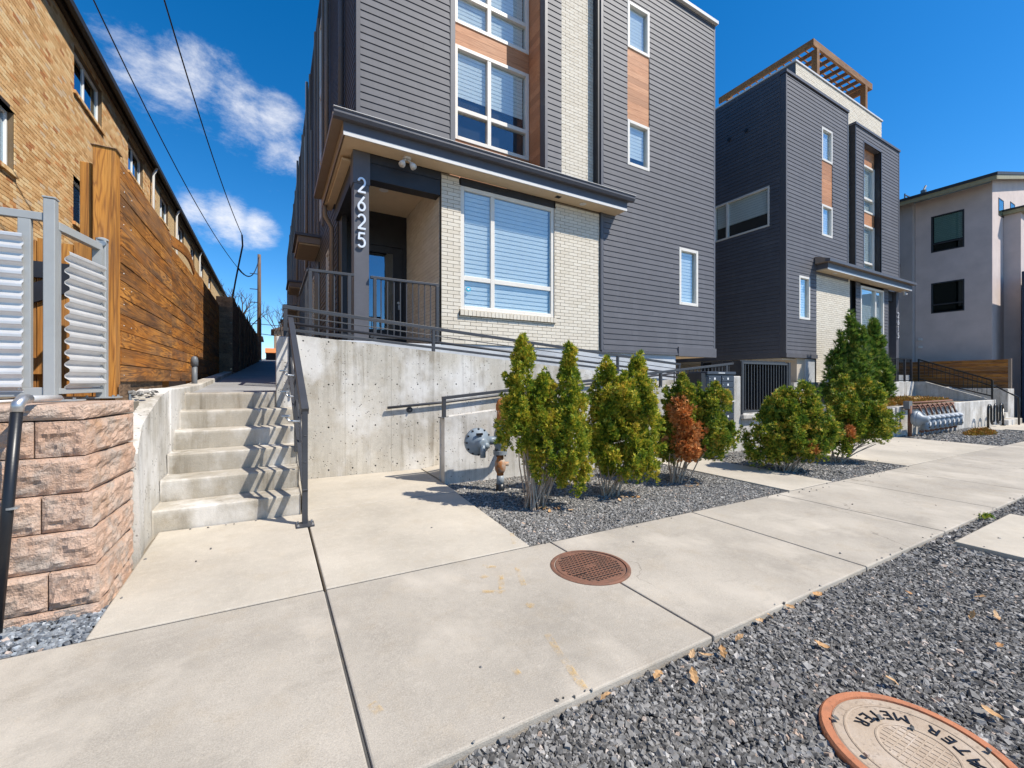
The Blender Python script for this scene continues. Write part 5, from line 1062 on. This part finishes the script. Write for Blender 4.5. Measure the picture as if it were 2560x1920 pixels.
# ================================================================ PLANTS
def spray_faces(kind):
    # template sprays in local coords: y = growth direction, x = width; returns list of quads (as 4 pts)
    Q = []
    if kind == 'arb':
        for a, L in ((0, 1.0), (38, .78), (-38, .78)):
            d = Vector((math.sin(R(a)), math.cos(R(a)), 0)); n = Vector((d.y, -d.x, 0)); b = Vector((0, .08, 0)) if a else Vector((0, 0, 0)); w_ = .13
            Q.append([b-n*w_*.35, b+d*L*.55-n*w_, b+d*L+Vector((0, 0, -.12)), b+d*L*.55+n*w_, b+n*w_*.35])
    else:
        for a, L in ((0, 1.0), (18, .85), (-18, .85), (34, .6)):
            d = Vector((math.sin(R(a)), math.cos(R(a)), 0)); n = Vector((d.y, -d.x, 0)); w_ = .07
            Q.append([-n*w_*.5, d*L*.5-n*w_, d*L, d*L*.5+n*w_, n*w_*.5])
    return Q
TPL = {k: spray_faces(k) for k in ('arb', 'jun')}
def sprays(items, kind):
    T = TPL[kind]; nq = len(T); pts = np.array([[tuple(p) for p in q] for q in T]).reshape(-1, 3)
    pos = np.array([i[0] for i in items]); grow_ = np.array([i[1] for i in items]); size = np.array([i[2] for i in items]); n = len(items)
    g = grow_/np.linalg.norm(grow_, axis=1, keepdims=True); r = rng.normal(size=(n, 3)); x = np.cross(g, r); x /= np.linalg.norm(x, axis=1, keepdims=True)+1e-9; z = np.cross(x, g)
    V = pos[:, None, :]+size[:, None, None]*(pts[None, :, 0:1]*x[:, None, :]+pts[None, :, 1:2]*g[:, None, :]+pts[None, :, 2:3]*z[:, None, :])
    m = MB(); m.v = [tuple(p) for p in V.reshape(-1, 3)]; m.f = [tuple(range(k*5, k*5+5)) for k in range(n*nq)]; return m
def fol_mesh(items, kind, name, mat, parent): return sprays(items, kind).build(name, mat, parent)
CR, SR = math.cos(R(29.7)), math.sin(R(29.7))
def crown_items(lobes, n, base, size, seed, upw=1.0, hollow=.45, clump=.11, per=55):
    """lobes: (along row, across row, z0, z1, radius, boxiness); foliage grows as upright plumes (clumps) on the shell"""
    rr = random.Random(seed); out = []; tot = sum(l[4]*(l[3]-l[2]) for l in lobes)
    for (lr, ld, z0, z1, rm, pw) in lobes:
        cx, cy = lr*CR+ld*SR, -lr*SR+ld*CR
        for i in range(max(1, int(n*rm*(z1-z0)/tot/per))):
            t = rr.random(); z = z0+(z1-z0)*t; prof = (min(1, (t+.06)/.2)**.5)*(max(0, 1-t**pw)**.8)
            a = rr.uniform(0, 6.283); rad = rm*prof*(hollow+(1-hollow)*rr.random()**.5)*rr.uniform(.74, 1.24)
            c = Vector((base[0]+cx+rad*math.cos(a), base[1]+cy+rad*math.sin(a), base[2]+z)); k = min(1, rad/rm+.1)
            ax = Vector((math.cos(a)*rr.uniform(.25, .75)*k, math.sin(a)*rr.uniform(.25, .75)*k, upw))+Vector((rr.gauss(0, .15), rr.gauss(0, .15), 0)); ax.normalize(); cl = clump*rr.uniform(.7, 1.3); L = cl*rr.uniform(1.9, 3.0)*(1 if t < .85 else .85)
            for q in range(int(per*rr.uniform(.7, 1.3))):
                v = rr.random(); jr = cl*(1-v)**.6*rr.random()**.5*.8; j = Vector((rr.gauss(0, 1), rr.gauss(0, 1), rr.gauss(0, 1))); j = (j-ax*j.dot(ax)).normalized()
                p = c+ax*(v-.35)*L+j*jr; g = ax*rr.uniform(.5, 1.1)+j*rr.uniform(.3, 1.0)+Vector((rr.gauss(0, .2), rr.gauss(0, .2), rr.gauss(0, .2)-.1*rr.random()))
                out.append((tuple(p), tuple(g), size*rr.uniform(.6, 1.3)))
    return out
def stems(root, base, lobes, n, seed, r=.012, hmax=.6):
    rr = random.Random(seed)
    m = MB()
    for i in range(n):
        a = rr.uniform(0, 6.28); l = rr.choice(lobes); R0 = rr.uniform(.02, .11); tip = Vector((base[0]+l[0]*rr.uniform(.5, 1)+rr.uniform(-.5, .5)*l[4], base[1]+l[1]*rr.uniform(.5, 1)+rr.uniform(-.5, .5)*l[4], base[2]+rr.uniform(.55, 1)*hmax)); b0 = Vector((base[0]+R0*math.cos(a), base[1]+R0*math.sin(a), base[2]-.05)); mid = b0.lerp(tip, .5)+Vector((rr.uniform(-.03, .03), rr.uniform(-.03, .03), .05)); q = r*rr.uniform(.3, 1.05)
        m.tube([b0, mid, tip], [q, q*.85, q*.55], 5, cap=False)
        if i % 2 == 0:
            e = tip+Vector((rr.uniform(-.12, .12), rr.uniform(-.12, .12), rr.uniform(.05, .2))); m.tube([mid, e], [q*.4, q*.15], 4, cap=False)
    return m.build('stem', 'stem', root, smooth=True)
SH = [ # label, base, lobes(along,across,z0,z1,r,boxiness), sprays, material, stems
 ('tallest yellow-green arborvitae beside the gas regulator with bare stems showing', (2.33, 3.66), [(-.10, .02, .68, 1.70, .19, 1.5), (-.16, .0, .60, 1.15, .17, 2.5), (.12, .05, .55, 1.32, .20, 2.2), (.40, .05, .30, 1.60, .17, 1.6), (.36, -.02, .20, 1.05, .20, 3), (.20, .0, .28, .95, .20, 3), (.08, .18, .40, 1.1, .22, 3)], 24000, 'leafgreen', 46, .80),
 ('second arborvitae from the gas regulator, dense with twin tops', (3.37, 3.66), [(-.02, .02, .30, 1.50, .22, 3.2), (.34, .02, .28, 1.54, .21, 2.6), (.16, -.06, .22, 1.32, .27, 4), (.42, .0, .22, 1.15, .17, 4), (-.10, .1, .3, 1.1, .14, 4), (.15, .15, .25, 1.2, .25, 4)], 24000, 'leafgreen', 18, .45),
 ('arborvitae with a rust-brown dead patch in front of the mailboxes', (4.62, 3.72), [(.10, .08, .55, 1.30, .25, 3.5), (.50, .0, .42, 1.22, .25, 3.5), (.45, .1, .35, .85, .26, 4), (-.12, .14, .25, .80, .18, 3), (.2, .2, .3, .95, .25, 4), (-.14, -.02, .30, .70, .13, 3), (.30, .02, .42, 1.12, .20, 3.5), (.06, .05, .8, 1.34, .20, 3)], 19000, 'leafgreen2', 16, .60),
 ('broad rounded arborvitae left of the pair beyond the mailbox pad', (6.72, 3.50), [(.26, 0, .22, 1.30, .34, 2.6), (-.02, 0, .20, 1.12, .34, 2.8), (-.28, .02, .16, .82, .25, 3), (.42, -.05, .25, .95, .28, 3), (.1, -.12, .2, .8, .32, 3), (.2, .2, .2, 1.1, .3, 3)], 16000, 'leafgreen2', 18, .40),
 ('leaning arborvitae at the driveway edge beyond the mailbox pad', (8.34, 3.52), [(.16, 0, .45, 1.38, .25, 2.5), (.52, .02, .45, 1.36, .25, 2.4), (.70, -.03, .50, 1.18, .20, 2.4), (.55, -.08, .38, .95, .30, 3), (.02, -.05, .16, .66, .20, 3), (.35, .1, .35, 1.1, .3, 3)], 15000, 'leafgreen2', 18, .50)]
for i, (lb, (bx, by), lobes, n, mt_, ns, hm) in enumerate(SH):
    base = (bx, by, gz(bx)-.02); sh = thing('arborvitae_shrub', lb, 'shrub', base, 'arborvitae shrubs along the planting beds')
    fol_mesh(crown_items(lobes, n, base, .046 if i < 3 else .058, 10+i, clump=.072 if i < 3 else .10, per=60), 'arb', 'foliage', mt_, sh)
    stems(sh, base, [(l[0]*CR+l[1]*SR, -l[0]*SR+l[1]*CR, *l[2:]) for l in lobes], ns, 40+i, .013 if i else .012, hm)
    if i == 2:
        dl = [(.04, -.17, .36, .78, .15, 3), (-.02, -.13, .72, 1.08, .10, 2.4)]; fol_mesh(crown_items(dl, 2100, base, .055, 60, hollow=.2, upw=.35, clump=.08), 'arb', 'dead_foliage', 'leafbrown', sh)['label'] = 'rust-brown dead foliage'
    if i in (3, 4): fol_mesh(crown_items([(.32 if i == 3 else .05, -.26, .30, .55, .14, 3)], 160, base, .07, 70+i, hollow=.2, clump=.09), 'arb', 'dead_foliage', 'leafbrown', sh)
JU = [('tall upright juniper against the cream brick of the second townhouse', (15.7, 6.2), [(0, 0, 0, 2.15, .30, 1.6), (-.30, 0, 0, 1.55, .28, 1.8), (-.55, 0, 0, .95, .26, 2), (.22, -.1, 0, 1.75, .26, 1.7), (0, -.2, 0, 1.2, .4, 2.2), (-.3, -.15, 0, .8, .4, 2.4)]), ('right-hand upright juniper under the far ground-floor window', (17.3, 6.2), [(0, 0, 0, 2.05, .26, 1.6), (.26, 0, 0, 1.55, .24, 1.8), (-.24, -.1, 0, 1.45, .26, 1.8), (.1, -.1, 0, 1.0, .36, 2.4)])]
for i, (lb, (bx, by), lobes) in enumerate(JU):
    base = (bx, by, .48); sh = thing('juniper', lb, 'shrub', base, 'upright junipers on the raised planter'); lobes = [(a, b, .05, .55+d, e, f) for a, b, c_, d, e, f in lobes]
    fol_mesh(crown_items(lobes, 6500, base, .15, 90+i, upw=1.7, clump=.15, per=30), 'jun', 'foliage', 'juniper', sh); MB().tube([base, (base[0], base[1], base[2]+1.2)], [.05, .02], 7).build('trunk', 'bark', sh)
def cover(name, x0, x1, y0, y1, z, n, size, h):
    it = []
    for k in range(n):
        x, y = random.uniform(x0, x1), random.uniform(y0, y1); u = 2*(x-x0)/(x1-x0)-1; v = 2*(y-y0)/(y1-y0)-1
        if u*u+v*v > 1: continue
        it.append(((x, y, z+h*(1-u*u-v*v)*random.uniform(.4, 1)), (random.gauss(0, .5), random.gauss(0, .5), 1), size*random.uniform(.6, 1.3)))
    return stuff(sprays(it, 'arb').build(name, 'cover', None))
for x0, x1, y0, y1, z, n, s_, h, lb in ((14.2, 22.2, 5.2, 6.6, .5, 2200, .14, .14, 'low rusty-green ground cover filling the raised planter'), (16.3, 18.2, 3.55, 4.0, -.26, 500, .10, .14, 'low orange-brown mat plant in the gravel before the meters')):
    o = cover('ground_cover', x0, x1, y0, y1, z, n, s_, h); tag(o, lb, 'ground cover')
it = [((6.1+random.gauss(0, .05), 1.30+random.gauss(0, .02), -.09), (random.gauss(0, .6), random.gauss(0, .6), .7), .045) for _ in range(30)]
tag(stuff(sprays(it, 'arb').build('weed_tuft', 'leafgreen', None)), 'small green weed at the sidewalk edge near the concrete pad', 'weed')

# ================================================================ GRAVEL, LEAVES, PEBBLES
CUBE = np.array([(-1,-1,-1),(1,-1,-1),(1,1,-1),(-1,1,-1),(-1,-1,1),(1,-1,1),(1,1,1),(-1,1,1)], float)*.5
QF = np.array([(0,3,2,1),(4,5,6,7),(0,1,5,4),(1,2,6,5),(2,3,7,6),(3,0,4,7)])
def stones(name, P, S, mat, label, cat):
    n = len(P); V = CUBE[None]*(1+rng.uniform(-.42, .42, (n, 8, 3))); V[:, 4:, :2] *= rng.uniform(.45, .95, (n, 1, 1)); V[:, :, 2] *= rng.uniform(.45, .85, (n, 1)); V[:, :, 0] *= rng.uniform(.8, 1.45, (n, 1))
    a = rng.uniform(0, 2*np.pi, n); b = rng.normal(0, .38, n); c_ = rng.normal(0, .38, n)
    def rot(V, ang, i, j):
        ca, sa = np.cos(ang)[:, None], np.sin(ang)[:, None]; u, w_ = V[:, :, i].copy(), V[:, :, j].copy(); V[:, :, i] = ca*u-sa*w_; V[:, :, j] = sa*u+ca*w_
    rot(V, b, 0, 2); rot(V, c_, 1, 2); rot(V, a, 0, 1)
    V = V*S[:, None, None]+P[:, None, :]
    me = bpy.data.meshes.new(name); nv = n*8; nf = n*6
    me.vertices.add(nv); me.vertices.foreach_set('co', V.reshape(-1).astype(np.float32)); me.loops.add(nf*4); me.polygons.add(nf)
    idx = (QF[None]+(np.arange(n)*8)[:, None, None]).reshape(-1).astype(np.int32); me.loops.foreach_set('vertex_index', idx); me.polygons.foreach_set('loop_start', np.arange(nf, dtype=np.int32)*4); me.polygons.foreach_set('use_smooth', np.zeros(nf, dtype=bool)); me.update(calc_edges=True); me.validate()
    return tag(stuff(link(name, me, mat)), label, cat)
def scatter(x0, x1, y0, y1, dens, size, z, excl=None, layers=1):
    n = int((x1-x0)*(y1-y0)*dens); X = rng.uniform(x0, x1, n); Y = rng.uniform(y0, y1, n); k = np.ones(n, bool)
    if excl is not None: k = ~excl(X, Y)
    X, Y = X[k], Y[k]; n = len(X); S = size*rng.lognormal(0, .25, n); Z = -.014*X+z+rng.uniform(0, size*.75, n)
    return np.stack([X, Y, Z], 1), S
cov = lambda X, Y: ((X-1.955)**2+(Y-.575)**2 < .272**2) | ((X > 4.84) & (X < 6.48) & (Y < 1.22))
parts = [scatter(.55, 4.2, .15, 1.33, 10500, .0148, -.04, cov), scatter(4.2, 9.5, .1, 1.33, 5000, .0195, -.042, cov), scatter(9.5, 20, .2, 1.33, 1500, .034, -.045, cov), scatter(-1.2, .55, .2, 1.33, 2500, .022, -.043, cov), scatter(.55, 9, -.6, .15, 2200, .023, -.043, cov)]
stones('parkway_gravel', np.concatenate([p[0] for p in parts]), np.concatenate([p[1] for p in parts]), 'gravel', 'dark crushed rock filling the parkway strip along the sidewalk', 'gravel')
bedex = lambda X, Y: (X < 1.745+(Y-2.76)*.055)
parts = [scatter(1.74, 5.44, 2.765, 4.97, 7600, .0155, -.03, bedex), scatter(6.51, 8.94, 2.765, 4.97, 4200, .0195, -.032)]
stones('bed_gravel', np.concatenate([p[0] for p in parts]), np.concatenate([p[1] for p in parts]), 'gravel2', 'grey crushed rock mulch around the arborvitae shrubs', 'gravel')
p_ = scatter(14.02, 25, 2.77, 4.54, 1500, .033, -.03, lambda X, Y: (X > 19.6) & (Y > 3.35)); stones('planter_gravel', p_[0], p_[1], 'gravel2', 'grey gravel bed below the gas meter bank', 'gravel')
p_ = scatter(-2.2, -.785, 2.765, 3.14, 6000, .017, -.015); stones('corner_gravel', p_[0], p_[1], 'gravel3', 'blue-grey gravel patch at the foot of the block wall', 'gravel')
lp = [(-.449, 3.591), (-.388, 3.812), (-.587, 4.39), (-.464, 4.369), (-.339, 4.383), (-.281, 4.376), (-.119, 4.40), (.315, 5.9), (-.76, 3.8), (-.74, 3.19), (1.2, 3.5), (4.9, 1.05), (5.1, .8), (5.5, .95), (5.9, .9), (5.3, 1.05), (6.1, .7), (5.0, .7), (5.55, .75), (2.0, .7), (1.85, .78), (2.15, .45), (1.76, .65), (2.05, .62)]
lp += [(random.uniform(-.7, 9), 1.4+1.3*random.random()) for _ in range(9)]+[(random.uniform(9, 13.5), random.uniform(3, 5)) for _ in range(12)]+[(random.uniform(5, 9), random.uniform(2.6, 2.75)) for _ in range(10)]
P_ = np.array([(x, y, gz(x)+.005) for x, y in lp]); stones('loose_pebbles', P_, np.full(len(P_), .012)*rng.uniform(.7, 1.3, len(P_)), 'gravel', 'scattered loose dark pebbles lying on the pavement', 'pebbles')
# stones spilled over the kerb line of both gravel beds
sp = [(x, 1.335+abs(random.gauss(0, .025))) for x in np.random.default_rng(5).uniform(.6, 9, 34)]+[(x, 2.75-abs(random.gauss(0, .03))) for x in np.random.default_rng(6).uniform(1.8, 8.9, 30)]
P_ = np.array([(x, y, gz(x)+.004) for x, y in sp]); stones('spilled_gravel', P_, np.full(len(P_), .0095)*rng.uniform(.6, 1.3, len(P_)), 'gravel', 'stray stones spilled onto the sidewalk edges', 'gravel')
# pebbles and debris at the fence foot
P_ = np.array([(random.uniform(-1.05, -.9), random.uniform(4.6, 8.5), 1.13+random.uniform(0, .03)) for _ in range(160)]); stones('fence_debris', P_, np.full(len(P_), .03), 'gravel2', 'stones and debris along the foot of the board fence', 'gravel')
def leaf_mesh(seed):
    rr = random.Random(seed); m = MB(); n = 7; prof = [0, .55, .95, .7, 1.0, .6, .05]
    for i in range(n):
        u = i/(n-1); w_ = prof[i]*.3*rr.uniform(.8, 1.1); c_ = .12*math.sin(u*3+seed); m.v += [(u-.5, -w_, c_+.10*rr.random()), (u-.5, 0, c_), (u-.5, w_, c_+.10*rr.random())]
    for i in range(n-1): b = 3*i; m.f += [(b, b+1, b+4, b+3), (b+1, b+2, b+5, b+4)]
    return mesh_of(m.v, m.f, 'fallen_leaf')
LM = [leaf_mesh(s_) for s_ in range(4)]
LV = [(1.163, 1.28), (1.45, 1.27), (1.587, 1.195), (1.765, 1.264), (2.024, 1.261), (1.849, 1.234), (1.707, 1.295), (2.277, 1.31), (2.358, 1.30), (2.564, 1.302), (2.876, 1.305), (2.333, 1.038), (3.38, 1.04), (3.707, .811), (3.377, .769), (3.501, .702), (3.088, .609), (2.303, .762), (2.425, .499)]
BLV = [(2.45+random.gauss(0, .13), 3.48+random.gauss(0, .06)) for _ in range(9)]+[(3.45+random.gauss(0, .12), 3.46+random.gauss(0, .05)) for _ in range(9)]+[(4.66+random.gauss(0, .1), 3.52+random.gauss(0, .05)) for _ in range(6)]
for i, (x, y) in enumerate(LV+BLV):
    o = link('fallen_leaf', LM[i % 4], 'dryleaf'); o.location = (x, y, gz(x)+(.0 if i < len(LV) else .0)); s_ = random.uniform(.045, .07); o.scale = (s_,)*3; o.rotation_euler = (random.gauss(0, .3), random.gauss(0, .3), random.uniform(0, 6.28))
    if i < len(LV): tag(o, 'dry tan fallen leaf on the dark parkway gravel', 'leaf', 'fallen leaves on the parkway gravel')
    else: tag(o, 'dry brown leaf in the litter under an arborvitae shrub', 'leaf', 'leaf litter under the shrubs')
